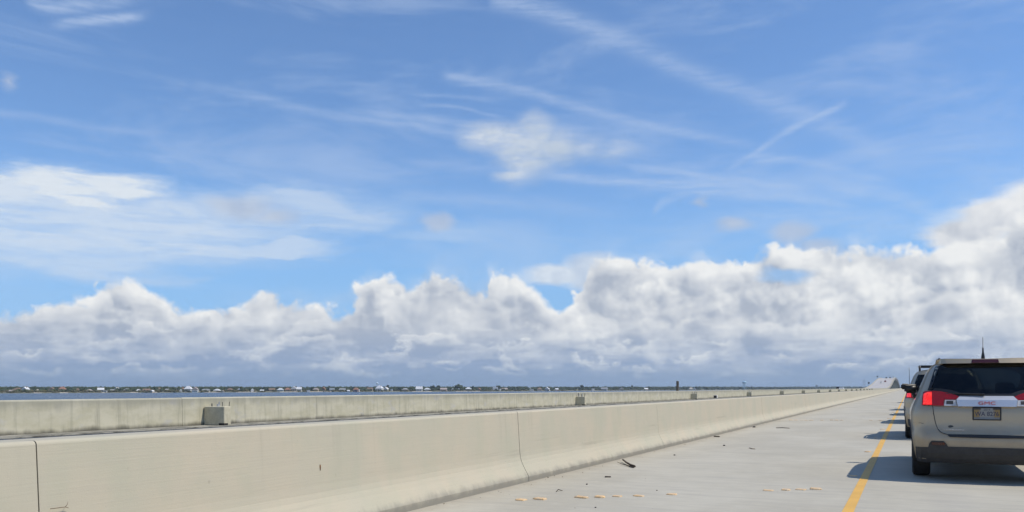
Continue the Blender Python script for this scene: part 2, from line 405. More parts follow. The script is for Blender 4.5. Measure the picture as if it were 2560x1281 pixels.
# ================================================================ materials
def new_mat(name):
    m = bpy.data.materials.new(name); m.use_nodes = True
    nt = m.node_tree; bs = nt.nodes['Principled BSDF']
    return m, nt, bs
def posn(nt):
    g = nt.nodes.new('ShaderNodeNewGeometry'); return g.outputs['Position']
def sep(nt, v):
    s = nt.nodes.new('ShaderNodeSeparateXYZ'); nt.links.new(v, s.inputs[0]); return [E(nt, s.outputs[i]) for i in range(3)]
def bump(nt, bs, h, strength=0.3, dist=0.01):
    b = nt.nodes.new('ShaderNodeBump'); b.inputs['Strength'].default_value = strength; b.inputs['Distance'].default_value = dist
    nt.links.new(h.s, b.inputs['Height']); nt.links.new(b.outputs[0], bs.inputs['Normal'])
def flat(name, col, rough=0.6, metal=0.0, coat=0.0, var=0.12, vs=6.0, spec=0.5):
    """a plain colour with slight mottling"""
    m, nt, bs = new_mat(name); p = posn(nt)
    n = noise(nt, p, vs, 3, 0.6)
    c = mixc(nt, n.ss(0.3, 0.7), tuple(v * (1 - var) for v in col), tuple(min(1, v * (1 + var)) for v in col))
    nt.links.new(c, bs.inputs['Base Color'])
    bs.inputs['Roughness'].default_value = rough; bs.inputs['Metallic'].default_value = metal
    bs.inputs['Coat Weight'].default_value = coat; bs.inputs['Coat Roughness'].default_value = 0.05
    bs.inputs['Specular IOR Level'].default_value = spec
    return m

def mat_barrier():
    m, nt, bs = new_mat('cast_concrete'); p = posn(nt); x, y, z = sep(nt, p)
    big = noise(nt, vmap(nt, p, scale=(0.4, 0.55, 0.5)), 1.6, 3, 0.55)
    patch = noise(nt, vmap(nt, p, loc=(0, 11, 3), scale=(1, 1, 0.6)), 2.2, 4, 0.6)
    lines = noise(nt, vmap(nt, p, scale=(1, 1.3, 46)), 1.3, 4, 0.6)
    grain = noise(nt, p, 90, 3, 0.6)
    c = mixc(nt, big.ss(0.35, 0.66), (0.44, 0.408, 0.315), (0.475, 0.42, 0.318))
    c = mixc(nt, patch.ss(0.40, 0.70) * 0.55, c, (0.40, 0.392, 0.295))
    c = mixc(nt, lines.ss(0.42, 0.70) * 0.22, c, (0.40, 0.36, 0.29))
    c = mixc(nt, grain.ss(0.62, 0.80) * 0.18, c, (0.33, 0.30, 0.25))
    # splash dirt along the toe, ragged upper edge
    dirt = (z + (noise(nt, vmap(nt, p, scale=(1, 1, 0.35)), 5, 5, 0.7) - 0.5) * 0.20).ss(0.02, 0.15, 0.78, 0.0)
    c = mixc(nt, dirt, c, (0.19, 0.18, 0.155))
    scuff = noise(nt, vmap(nt, p, loc=(0, 3, 9), scale=(1, 0.22, 5.0)), 2.6, 4, 0.6).ss(0.60, 0.74) * z.ss(0.12, 0.3) * z.ss(0.45, 0.75, 1.0, 0.0)
    c = mixc(nt, scuff * 0.34, c, (0.25, 0.225, 0.18))
    streak = noise(nt, vmap(nt, p, loc=(0, 7, 2), scale=(1, 4.0, 0.12)), 1.7, 4, 0.65).ss(0.56, 0.76) * z.ss(0.3, 0.95)
    c = mixc(nt, streak * 0.30, c, (0.30, 0.275, 0.215))
    spots = voro(nt, vmap(nt, p, scale=(1, 1, 0.7)), 3.1).ss(0.02, 0.05, 0.35, 0.0)
    c = mixc(nt, spots, c, (0.22, 0.19, 0.15))
    nt.links.new(c, bs.inputs['Base Color']); bs.inputs['Roughness'].default_value = 0.86
    bump(nt, bs, lines * 0.6 + grain * 0.25 + patch * 0.5, 0.35, 0.006)
    return m
def mat_parapet():
    m, nt, bs = new_mat('weathered_concrete'); p = posn(nt); x, y, z = sep(nt, p)
    big = noise(nt, vmap(nt, p, scale=(0.5, 0.7, 1.6)), 2.0, 4, 0.6)
    c = mixc(nt, big.ss(0.36, 0.64), (0.455, 0.425, 0.305), (0.53, 0.495, 0.375))
    drip = noise(nt, vmap(nt, p, scale=(1, 3.2, 0.22)), 2.0, 5, 0.65)
    c = mixc(nt, drip.ss(0.48, 0.74) * 0.62, c, (0.25, 0.24, 0.185))
    smear = noise(nt, vmap(nt, p, loc=(3, 1, 4), scale=(1, 1.0, 1.6)), 1.9, 4, 0.6)
    c = mixc(nt, smear.ss(0.56, 0.72) * 0.6, c, (0.44, 0.43, 0.42))
    gr = noise(nt, p, 40, 3, 0.6)
    c = mixc(nt, gr.ss(0.55, 0.8) * 0.3, c, (0.26, 0.25, 0.19))
    # algae along the foot of the wall and dark runs under the coping
    edge = noise(nt, vmap(nt, p, scale=(1, 1, 0.2)), 3.0, 4, 0.65)
    foot = (z + (edge - 0.5) * 0.20).ss(0.39, 0.52, 0.9, 0.0)
    c = mixc(nt, foot, c, (0.085, 0.08, 0.062))
    head = (z + (edge - 0.5) * 0.40).ss(0.80, 1.04, 0.0, 0.6) * z.ss(1.035, 1.048, 1.0, 0.0)
    c = mixc(nt, head, c, (0.26, 0.255, 0.21))
    nt.links.new(c, bs.inputs['Base Color']); bs.inputs['Roughness'].default_value = 0.9
    bump(nt, bs, gr * 0.4 + drip * 0.4, 0.4, 0.008)
    return m
def mat_block():
    m, nt, bs = new_mat('grey_concrete'); p = posn(nt)
    n = noise(nt, p, 9, 4, 0.6); g = noise(nt, p, 55, 3, 0.6)
    c = mixc(nt, n.ss(0.3, 0.7), (0.50, 0.455, 0.32), (0.60, 0.55, 0.40))
    c = mixc(nt, g.ss(0.55, 0.8) * 0.4, c, (0.24, 0.23, 0.19))
    nt.links.new(c, bs.inputs['Base Color']); bs.inputs['Roughness'].default_value = 0.9
    bump(nt, bs, g, 0.3, 0.006)
    return m
def mat_ledge():
    m, nt, bs = new_mat('stained_ledge'); p = posn(nt)
    n = noise(nt, vmap(nt, p, scale=(2.2, 0.6, 1)), 3.5, 5, 0.65); g = noise(nt, p, 30, 3, 0.6)
    c = mixc(nt, n.ss(0.36, 0.62), (0.10, 0.095, 0.075), (0.36, 0.34, 0.28))
    c = mixc(nt, g.ss(0.6, 0.8) * 0.5, c, (0.42, 0.41, 0.37))
    nt.links.new(c, bs.inputs['Base Color']); bs.inputs['Roughness'].default_value = 0.9
    return m
def mat_deck():
    m, nt, bs = new_mat('deck_concrete'); p = posn(nt); x, y, z = sep(nt, p)
    big = noise(nt, vmap(nt, p, scale=(0.5, 0.25, 1)), 1.0, 4, 0.6)
    tine = noise(nt, vmap(nt, p, scale=(0.35, 8.0, 1)), 4.0, 4, 0.65)      # brushed across the lane
    tin2 = noise(nt, vmap(nt, p, scale=(0.25, 2.0, 1)), 2.2, 3, 0.6)
    grain = noise(nt, p, 120, 2, 0.6)
    mott = noise(nt, p, 5.0, 5, 0.65)
    c = mixc(nt, big.ss(0.35, 0.65), (0.405, 0.375, 0.300), (0.470, 0.440, 0.360))
    c = mixc(nt, tine.ss(0.44, 0.68) * 0.5, c, (0.31, 0.29, 0.25))
    c = mixc(nt, tin2.ss(0.48, 0.68) * 0.4, c, (0.33, 0.31, 0.265))
    c = mixc(nt, mott.ss(0.52, 0.74) * 0.30, c, (0.52, 0.49, 0.41))
    c = mixc(nt, grain.ss(0.6, 0.8) * 0.30, c, (0.27, 0.255, 0.22))
    # grit swept against the barrier foot
    swept = (x + (noise(nt, vmap(nt, p, scale=(1, 0.8, 1)), 3.0, 5, 0.7) - 0.5) * 0.9).ss(-4.75, -4.25, 0.55, 0.0) * x.ss(-5.2, -4.9)
    c = mixc(nt, swept, c, (0.33, 0.29, 0.225))
    # wheel tracks of the lane
    tr = ((x - 0.45).f('ABSOLUTE') * -1.0).ss(-0.35, -0.08, 0, 0.16) + ((x - 2.1).f('ABSOLUTE') * -1.0).ss(-0.35, -0.08, 0, 0.16)
    c = mixc(nt, tr, c, (0.30, 0.29, 0.28))
    nt.links.new(c, bs.inputs['Base Color']); bs.inputs['Roughness'].default_value = 0.88
    bump(nt, bs, tine * 0.5 + grain * 0.4 + mott * 0.2, 0.4, 0.004)
    return m
def mat_paint(name, col, under, wear=0.5):
    m, nt, bs = new_mat(name); p = posn(nt)
    n = noise(nt, vmap(nt, p, scale=(1, 1.5, 1)), 22, 5, 0.7); b = noise(nt, p, 2.0, 3)
    c = mixc(nt, b.ss(0.3, 0.7), tuple(v * 0.88 for v in col), col)
    c = mixc(nt, n.ss(wear, wear + 0.16) * 0.75, c, under)
    nt.links.new(c, bs.inputs['Base Color']); bs.inputs['Roughness'].default_value = 0.6
    return m
def mat_water():
    m, nt, bs = new_mat('bay_water'); p = posn(nt)
    w1 = noise(nt, vmap(nt, p, rot=(0, 0, R(30)), scale=(1, 2.2, 1)), 0.09, 4, 0.62)
    w2 = noise(nt, vmap(nt, p, rot=(0, 0, R(22)), scale=(1, 2.0, 1)), 0.7, 4, 0.6)
    big = noise(nt, vmap(nt, p, rot=(0, 0, R(28)), scale=(0.3, 1.4, 1)), 0.012, 4, 0.6)
    c = mixc(nt, big.ss(0.35, 0.65), (0.014, 0.032, 0.062), (0.036, 0.060, 0.095))
    nt.links.new(c, bs.inputs['Base Color']); bs.inputs['Roughness'].default_value = 0.26
    bs.inputs['IOR'].default_value = 1.33
    bump(nt, bs, w1 * 1.0 + w2 * 0.35, 1.0, 1.4)
    return m
MB, MP, MK, ML, MD = mat_barrier(), mat_parapet(), mat_block(), mat_ledge(), mat_deck()
M_YEL = mat_paint('yellow_line_paint', (0.72, 0.40, 0.055), (0.46, 0.37, 0.21), 0.52)
M_WHT = mat_paint('white_line_paint', (0.72, 0.72, 0.70), (0.45, 0.43, 0.40), 0.52)
M_AMB = mat_paint('amber_marker', (0.74, 0.49, 0.24), (0.56, 0.46, 0.33), 0.44)
M_FILL = flat('joint_filler', (0.035, 0.032, 0.028), 0.9)
M_STEEL = flat('galvanised_steel', (0.50, 0.51, 0.52), 0.45, 0.6)
M_DKSTEEL = flat('dark_steel', (0.07, 0.07, 0.065), 0.6, 0.3)
M_WATER = mat_water()

# ================================================================ water
WZ = EYE - 9.0
def grid_sheet(name, x0, x1, y0, y1, nx, ny, z, mat):
    vs = [(x0 + (x1 - x0) * i / nx, y0 + (y1 - y0) * j / ny, z) for j in range(ny + 1) for i in range(nx + 1)]
    fs = [(j * (nx + 1) + i, j * (nx + 1) + i + 1, (j + 1) * (nx + 1) + i + 1, (j + 1) * (nx + 1) + i) for j in range(ny) for i in range(nx)]
    return link(name, mesh(name, vs, fs), mat)
bay = struct(grid_sheet('bay_water', -9000, 9000, -6000, 10500, 12, 11, WZ, M_WATER))

# ================================================================ our carriageway
XB = -4.67
SPAN = 41.7
ND = 42
deck = struct(link('road_deck', None))
spm = mesh('deck_span', *sweep([(-5.25, 0.0), (-5.25, -0.9), (14.0, -0.9), (14.0, 0.0)], [0, SPAN - 0.03]))
for k in range(-1, ND):
    o = link('deck_span', spm, MD, deck, (0, -3.0 + SPAN * (k - 1) + 0.015, 0))
jm = mesh('joint_seal', *sweep([(XB + 0.01, -0.012), (XB + 0.01, -0.2), (13.0, -0.2), (13.0, -0.012)], [0, 0.03]))
for k in range(0, ND):
    link('joint_seal', jm, M_FILL, deck, (0, -3.0 + SPAN * (k - 1) - 0.015, 0))
def strip(name, x0, x1, y0, y1, z, mat, parent, n=1):
    vs = []; fs = []
    for i in range(n + 1):
        y = y0 + (y1 - y0) * i / n
        vs += [(x0, y, z), (x1, y, z)]
    for i in range(n): a = 2 * i; fs.append((a, a + 1, a + 3, a + 2))
    return link(name, mesh(name, vs, fs), mat, parent)
strip('edge_line', -0.622, -0.512, -12, 1700, 0.004, M_YEL, deck, 60)
dm = mesh('lane_dash', [(0, 0, 0), (0.12, 0, 0), (0.12, 3.05, 0), (0, 3.05, 0)], [(0, 1, 2, 3)])
for k in range(24):
    for xx in (3.12, 6.8): link('lane_dash', dm, M_WHT, deck, (xx, 4 + 12.2 * k, 0.004))
strip('edge_line', 10.4, 10.52, -12, 1700, 0.004, M_WHT, deck, 60)

# near barrier, cast in lengths between dark joints
def arc(cx, cz, r, a0, a1, n): return [(cx + r * math.cos(R(a0 + (a1 - a0) * i / n)), cz + r * math.sin(R(a0 + (a1 - a0) * i / n))) for i in range(n + 1)]
H_B = 0.955
PROF = [(XB, -0.012), (XB, 0.07), (XB - 0.012, 0.092), (XB - 0.045, 0.150), (XB - 0.085, 0.222), (XB - 0.112, 0.282), (XB - 0.126, 0.335), (XB - 0.134, 0.40), (XB - 0.168, H_B - 0.035)] \
     + arc(XB - 0.168 - 0.03, H_B - 0.03, 0.03, 8, 90, 5)[0:] + [(XB - 0.41, H_B), (XB - 0.425, H_B - 0.018), (XB - 0.43, H_B - 0.05), (XB - 0.43, -0.012)]
PROF = PROF[::-1]
barrier = thing('concrete_barrier', 'smooth cream concrete safety barrier along the shoulder, nearest the road', 'barrier', (0, 0, 0))
SEG = 6.95
sm_ = mesh('barrier_segment', *sweep(PROF, [0, SEG - 0.010]))
D0 = 3.33
for k in range(-3, 42):
    link('barrier_segment', sm_, MB, barrier, (random.uniform(-.002, .002), D0 + SEG * k + 0.005, 0))
core = [(XB - 0.02, 0.0), (XB - 0.02, 0.07), (XB - 0.15, 0.34), (XB - 0.19, H_B - 0.03), (XB - 0.40, H_B - 0.03), (XB - 0.40, 0.0)][::-1]
fm = mesh('joint_filler', *sweep(core, [-0.006, 0.006]))
for k in range(-2, 43): link('joint_filler', fm, M_FILL, barrier, (0, D0 + SEG * k, 0))
yl = D0 + SEG * 42 + 0.0075
link('barrier_far_length', mesh('barrier_far_length', *sweep(PROF, [yl + 60 * i for i in range(24)])), MB, barrier)
rb = thing('concrete_barrier', 'cream concrete safety barrier beyond the queue on the far right edge of the road', 'barrier')
link('barrier_far_length', mesh('barrier_far_length', *sweep([(8.4 - x, z) for x, z in PROF][::-1], [-12 + 60 * i for i in range(29)])), MB, rb)

# ================================================================ the twin carriageway on the left, humped in the distance
HP = [(-50, 0), (600, 0), (690, .05), (760, .7), (850, 3.3), (1000, 9.6), (1080, 12.4), (1130, 13.2), (1200, 13.7), (1300, 13.2), (1450, 10.4), (1600, 5.8), (1730, 1.4), (1800, 0), (2400, 0)]
def hump(d):
    for (a, za), (b, zb) in zip(HP, HP[1:]):
        if a <= d <= b:
            t = (d - a) / (b - a); return za + (zb - za) * t
    return 0.0
def humps(d): return sum(hump(d + e) for e in (-50, -25, 0, 25, 50)) / 5 if d > 560 else 0.0
XF, ZL, ZT = -15.0, 0.40, 1.052
ys = [-40 + 20 * i for i in range(32)] + [600 + 10 * i for i in range(120)] + [1800 + 50 * i for i in range(5)]
twin = struct(link('opposite_road_deck', None))
prof = [(-14.35, ZL), (-32.6, 0.05), (-32.6, -0.2), (-31.6, -1.7), (-15.4, -1.7), (-14.35, -0.15)]
M_TDECK = flat('pale_deck_concrete', (0.42, 0.40, 0.385), 0.9, var=0.14, vs=0.4)
link('deck_slab', mesh('deck_slab', *sweep(prof, ys, lambda y: (0, humps(y)))), M_TDECK, twin)
# stained outer ledge of the deck
link('deck_ledge', mesh('deck_ledge', *sweep([(-14.34, ZL + 0.004), (-14.98, ZL + 0.004), (-14.98, ZL - 0.02), (-14.34, ZL - 0.02)], ys, lambda y: (0, humps(y)))), ML, twin)
strip_w = mesh('edge_line', *sweep([(-30.2, 0.105), (-30.32, 0.103), (-30.32, 0.09), (-30.2, 0.09)], ys, lambda y: (0, humps(y))))
link('edge_line', strip_w, M_WHT, twin)
bm = bmesh.new(); box(bm, -32.2, -14.9, -0.8, 0.8, -3.2, -1.8)
for xx in (-29.5, -25.5, -21.5, -17.5): box(bm, xx - 0.55, xx + 0.55, -0.55, 0.55, -24, -3.2)
bmesh.ops.recalc_face_normals(bm, faces=bm.faces)
pm = bpy.data.meshes.new('pier_bent'); bm.to_mesh(pm); bm.free()
for k in range(46): y = 620 + 25 * k; link('pier_bent', pm, MK, twin, (0, y, humps(y)))

parapet = thing('parapet_wall', 'weathered grey-green concrete parapet on the far ledge, beyond the cream barrier', 'wall')
WP = [(XF, ZL), (XF - 0.015, ZT - 0.03), (XF - 0.035, ZT - 0.004), (XF - 0.06, ZT), (XF - 0.28, ZT), (XF - 0.30, ZT - 0.03), (XF - 0.30, ZL - 0.01)][::-1]
PL = 4.76; PD0 = 13.85
pmsh = mesh('wall_panel', *sweep(WP, [0, PL - 0.007]))
for k in range(-6, 60): link('wall_panel', pmsh, MP, parapet, (random.uniform(-.004, .004), PD0 + PL * k + 0.0035, random.uniform(-.004, .004)))
fm2 = mesh('joint_filler', *sweep([(XF - 0.02, ZL), (XF - 0.04, ZT - 0.03), (XF - 0.28, ZT - 0.03), (XF - 0.28, ZL)][::-1], [-0.006, 0.006]))
for k in range(-5, 61): link('joint_filler', fm2, M_FILL, parapet, (0, PD0 + PL * k, 0))
yl = PD0 + PL * 60
link('wall_far_length', mesh('wall_far_length', *sweep(WP, [yl] + [y for y in ys if y > yl], lambda y: (0, humps(y)))), MP, parapet)
lb = thing('parapet_wall', 'pale concrete barrier on the far left edge of the distant humped bridge', 'wall')
link('wall_far_length', mesh('wall_far_length', *sweep([(-32.2, 0.05), (-32.2, 0.72), (-32.5, 0.72), (-32.5, 0.0)][::-1], ys, lambda y: (0, humps(y)))), MB, lb)

# lamp-post pedestals cast on to the parapet, bolts left standing
def rod(parent, x, y, z0, z1, r, mat, lean=(0, 0)):
    bm = bmesh.new(); tube(bm, [(x, y, z0), (x + lean[0], y + lean[1], z1)], r, 7); return from_bm('anchor_bolt', bm, mat, parent)
for k in range(-1, 17):
    d = (14.70 + 24.2 * k) if k else 14.70
    xo = -14.36 if k == 0 else -14.52
    bm = bmesh.new(); box(bm, xo - 0.66 + (0.02 if k else 0.03), xo, d - 0.22, d, ZL + 0.004, 0.842)
    bmesh.ops.bevel(bm, geom=list(bm.edges), offset=0.012, segments=1, affect='EDGES')
    o = from_bm('pedestal', bm, MK, parapet)
    bm = bmesh.new(); box(bm, xo - 0.16, xo + 0.004, d - 0.224, d - 0.10, ZL - 0.02, ZL + 0.055); from_bm('notch_shade', bm, M_FILL, o)  # solid dark box in joint colour, standing for the shaded notch under the block
    if k == 0:
        rod(o, xo - 0.20, d - 0.07, 0.842, 0.945, 0.008, M_DKSTEEL); rod(o, xo - 0.30, d - 0.07, 0.842, 0.95, 0.016, M_STEEL); rod(o, xo - 0.26, d - 0.15, 0.842, 0.90, 0.03, M_STEEL)
        rod(o, xo - 0.02, d - 0.04, 0.842, 0.955, 0.007, M_DKSTEEL, (0.012, 0)); rod(o, xo - 0.48, d - 0.12, 0.842, 0.91, 0.014, M_DKSTEEL)
    else:
        for j in range(5):
            rod(o, xo - 0.06 - 0.085 * j, d - 0.06 - 0.1 * (j % 2), 0.842, 0.842 + random.choice((0.11, 0.13, 0.16, 0.19)), 0.015, M_STEEL if j % 2 else M_DKSTEEL, (random.uniform(-.01, .01), 0))

# ================================================================ vehicles
def lerp(tab, v):
    if v <= tab[0][0]: return tab[0][1]
    for (a, p), (b, q) in zip(tab, tab[1:]):
        if v <= b: return p + (q - p) * (v - a) / (b - a)
    return tab[-1][1]
def mat_carpaint(name, col, metal=0.55, rough=0.34):
    m, nt, bs = new_mat(name); p = posn(nt); x, y, z = sep(nt, p)
    fl = noise(nt, p, 900, 1); dust = noise(nt, p, 5, 5, 0.65)
    c = mixc(nt, fl.ss(0.35, 0.65), tuple(v * 0.93 for v in col), tuple(v * 1.07 for v in col))
    grime = (z + (dust - 0.5) * 0.5).ss(0.35, 0.85, 0.42, 0.05)
    c = mixc(nt, grime, c, (0.24, 0.195, 0.14))
    nt.links.new(c, bs.inputs['Base Color']); bs.inputs['Metallic'].default_value = metal
    r = grime * 0.7 + rough; nt.links.new(r.s, bs.inputs['Roughness'])
    bs.inputs['Coat Weight'].default_value = 0.5; bs.inputs['Coat Roughness'].default_value = 0.06
    return m
def mat_glass(name, tint, refl=1.45):
    m = bpy.data.materials.new(name); m.use_nodes = True; nt = m.node_tree; nt.nodes.clear()
    out = nt.nodes.new('ShaderNodeOutputMaterial'); mx = nt.nodes.new('ShaderNodeMixShader')
    tr = nt.nodes.new('ShaderNodeBsdfTransparent'); gl = nt.nodes.new('ShaderNodeBsdfGlossy'); fr = nt.nodes.new('ShaderNodeFresnel')
    tr.inputs[0].default_value = (*tint, 1); gl.inputs['Roughness'].default_value = 0.03; gl.inputs[0].default_value = (.9, .93, .95, 1); fr.inputs[0].default_value = refl
    nt.links.new(fr.outputs[0], mx.inputs[0]); nt.links.new(tr.outputs[0], mx.inputs[1]); nt.links.new(gl.outputs[0], mx.inputs[2]); nt.links.new(mx.outputs[0], out.inputs[0])
    return m
def mat_lens(name, col, emit=0.0, rough=0.12):
    m, nt, bs = new_mat(name); p = posn(nt)
    n = noise(nt, vmap(nt, p, scale=(1, 1, 2)), 26, 2)
    c = mixc(nt, n.ss(0.3, 0.7), tuple(v * 0.75 for v in col), col)
    nt.links.new(c, bs.inputs['Base Color']); bs.inputs['Roughness'].default_value = rough; bs.inputs['Coat Weight'].default_value = 0.4
    bs.inputs['Coat Roughness'].default_value = 0.03
    if emit:
        nt.links.new(mixc(nt, n.ss(0.42, 0.66), (1.0, 0.02, 0.012), (1.0, 0.07, 0.05)), bs.inputs['Emission Color']); bs.inputs['Emission Strength'].default_value = emit
    return m
M_TYRE = flat('tyre_rubber', (0.022, 0.021, 0.020), 0.85, var=0.2, vs=30)
M_RIM = flat('alloy', (0.45, 0.45, 0.46), 0.35, 0.9)
M_CLAD = flat('dark_cladding', (0.030, 0.030, 0.031), 0.6, var=0.15, vs=15)
M_BLACK = flat('black_plastic', (0.012, 0.012, 0.013), 0.38, var=0.1)
M_CHROME = flat('chrome_trim', (0.74, 0.73, 0.72), 0.24, 0.55, var=0.03)
M_GLASSR = mat_glass('privacy_glass', (0.15, 0.165, 0.17))
M_GLASSF = mat_glass('windscreen_glass', (0.72, 0.80, 0.76))
M_LENS = mat_lens('red_lens', (0.34, 0.006, 0.008)); M_LIT = mat_lens('lit_brake_lens', (0.5, 0.02, 0.02), 0.85); M_LENS2 = mat_lens('dark_red_lens', (0.05, 0.006, 0.007))
M_CLEAR = mat_lens('clear_lens', (0.62, 0.62, 0.62)); M_SEAT = flat('seat_fabric', (0.06, 0.06, 0.062), 0.9); M_TRIM = flat('cabin_trim', (0.10, 0.10, 0.10), 0.9)
M_RED = flat('red_badge', (0.42, 0.02, 0.03), 0.35); M_PLATE = None

HW = [(.20, .80), (.30, .845), (.42, .872), (.55, .892), (.70, .905), (.85, .915), (.95, .912), (1.02, .893), (1.08, .868), (1.2, .822), (1.35, .765), (1.5, .703), (1.57, .660), (1.61, .615), (1.635, .55), (1.652, .46), (1.663, .33), (1.668, .18), (1.67, 0.0)]
DR = [(.18, .16), (.30, .05), (.40, .008), (.50, 0), (.62, 0), (.665, .012), (.70, .05), (.74, .068), (.90, .075), (1.0, .088), (1.06, .118), (1.30, .235), (1.55, .375), (1.64, .42), (1.68, .46)]
LEV = [.30, .35, .40, .47, .54, .62, .70, .78, .86, .94, 1.0, 1.05, 1.10, 1.18, 1.26, 1.34, 1.42, 1.5, 1.55, 1.59, 1.62, 1.643, 1.656, 1.664, 1.669, 1.67]
ROOF = [(0, 1.67), (1.0, 1.68), (2.0, 1.675), (2.5, 1.64), (2.75, 1.59), (3.2, 1.33), (3.55, 1.12), (3.7, 1.085), (4.05, 1.05), (4.25, 1.0), (4.45, .92), (4.58, .80), (4.66, .62)]
WID = [(0, 1), (3.2, 1), (3.9, .985), (4.25, .95), (4.45, .88), (4.58, .78), (4.66, .66)]
STN = [.80, .95, 1.08, 1.22, 1.36, 1.5, 1.58, 1.8, 2.1, 2.4, 2.48, 2.75, 3.0, 3.2, 3.4, 3.55, 3.7, 3.85, 4.05, 4.25, 4.45, 4.58, 4.66]
def halfw(z): return lerp(HW, z)
def rear_y(x, z):
    e = min(1.0, abs(x) / max(halfw(z), .05)) if z < 1.62 else min(1.0, abs(x) / .62)
    return lerp(DR, z) + .07 * e * e + (.20 * ((e - .80) / .20) ** 2 if e > .80 else 0)
def inside(poly, x, z):
    c = False; n = len(poly)
    for i in range(n):
        (x1, z1), (x2, z2) = poly[i], poly[i - 1]
        if (z1 > z) != (z2 > z) and x < (x2 - x1) * (z - z1) / (z2 - z1) + x1: c = not c
    return c
def mirror(poly): return [(-x, z) for x, z in poly][::-1]
def sym(half): return half + [(-x, z) for x, z in half[::-1] if abs(x) > 1e-4]
def rear_panel(name, pts, off, thick, mat, parent, hs=1.0, step=0.07):
    """a plate cut to an outline and laid on the rear of the car"""
    bm = bmesh.new(); bm.faces.new([bm.verts.new((x, 0, z)) for x, z in pts])
    xs = [p[0] for p in pts]; zs = [p[1] for p in pts]
    v = min(xs) + step
    while v < max(xs):
        bmesh.ops.bisect_plane(bm, geom=bm.verts[:] + bm.edges[:] + bm.faces[:], plane_co=(v, 0, 0), plane_no=(1, 0, 0)); v += step
    v = min(zs) + step
    while v < max(zs):
        bmesh.ops.bisect_plane(bm, geom=bm.verts[:] + bm.edges[:] + bm.faces[:], plane_co=(0, 0, v), plane_no=(0, 0, 1)); v += step
    back = [(w, w.co.copy()) for w in bm.verts]
    r = bmesh.ops.extrude_face_region(bm, geom=bm.faces[:])
    for w in bm.verts: w.co.y = rear_y(w.co.x, w.co.z) + thick - off
    for w in r['geom']:
        if isinstance(w, bmesh.types.BMVert): w.co.y -= thick
    for w in bm.verts: w.co.z *= hs
    return from_bm(name, bm, mat, parent)
def rear_line(name, pts, width, off, mat, parent, hs=1.0):
    poly = []; back = []
    for i, p in enumerate(pts):
        a, b = pts[max(i - 1, 0)], pts[min(i + 1, len(pts) - 1)]
        t = Vector((b[0] - a[0], b[1] - a[1])).normalized(); n = Vector((-t.y, t.x)) * width / 2
        poly.append((p[0] + n.x, p[1] + n.y)); back.append((p[0] - n.x, p[1] - n.y))
    return rear_panel(name, poly + back[::-1], off, .006, mat, parent, hs)
def text_part(name, body, size, mat, parent, loc, rot, ext=0.003, sx=1.0, bold=0.0):
    cu = bpy.data.curves.new(name, 'FONT'); cu.body = body; cu.size = size; cu.extrude = ext; cu.align_x = 'CENTER'; cu.align_y = 'CENTER'; cu.offset = bold
    t = bpy.data.objects.new(name, cu); COL.objects.link(t)
    dg = bpy.context.evaluated_depsgraph_get(); me = bpy.data.meshes.new_from_object(t.evaluated_get(dg))
    bpy.data.objects.remove(t); o = link(name, me, mat, parent, loc, rot); o.scale = (sx, 1, 1)
    return o
def wheel(parent, x, y, side, r=.365, w=.235):
    wo = bpy.data.objects.new('wheel', None); COL.objects.link(wo); wo.parent = parent; wo.location = (x, y, r)
    s = side
    key = ('wheel', side, r)
    if key not in CACHE:
        bm = bmesh.new(); h = w / 2
        lathe(bm, [(r * .62, -h * .9), (r * .90, -h), (r * .975, -h * .86), (r, -h * .6), (r, h * .6), (r * .975, h * .86), (r * .90, h), (r * .62, h * .9)], 'x', 32)
        bmesh.ops.recalc_face_normals(bm, faces=bm.faces); tm = bpy.data.meshes.new('tyre'); bm.to_mesh(tm); bm.free(); tm.materials.append(M_TYRE)
        bm = bmesh.new()
        lathe(bm, [(.02, s * h * .70), (r * .16, s * h * .86), (r * .17, s * h * .70), (r * .18, s * h * .45), (r * .56, s * h * .45), (r * .60, s * h * .93), (r * .655, s * h * .96), (r * .655, s * h * .4)], 'x', 30)
        for k in range(5):
            a = 2 * math.pi * k / 5
            vs = box(bm, s * h * .55 - .012, s * h * .55 + .03, -.035, .035, r * .1, r * .62)
            bmesh.ops.rotate(bm, verts=vs, cent=(0, 0, 0), matrix=Matrix.Rotation(a, 3, 'X'))
        bmesh.ops.recalc_face_normals(bm, faces=bm.faces); rm = bpy.data.meshes.new('rim'); bm.to_mesh(rm); bm.free(); rm.materials.append(M_RIM)
        CACHE[key] = (tm, rm)
    tm, rm = CACHE[key]; link('tyre', tm, None, wo); link('rim', rm, None, wo)
    return wo
CACHE = {}
def seat(parent, x, y, w=.5, name='seat'):
    o = rbox(name, x - w / 2, x + w / 2, y - .02, y + .12, .62, 1.17, M_SEAT, parent, .05, 3)
    rbox('headrest', x - .13, x + .13, y - .05, y + .05, 1.19, 1.36, M_SEAT, o, .04, 3)
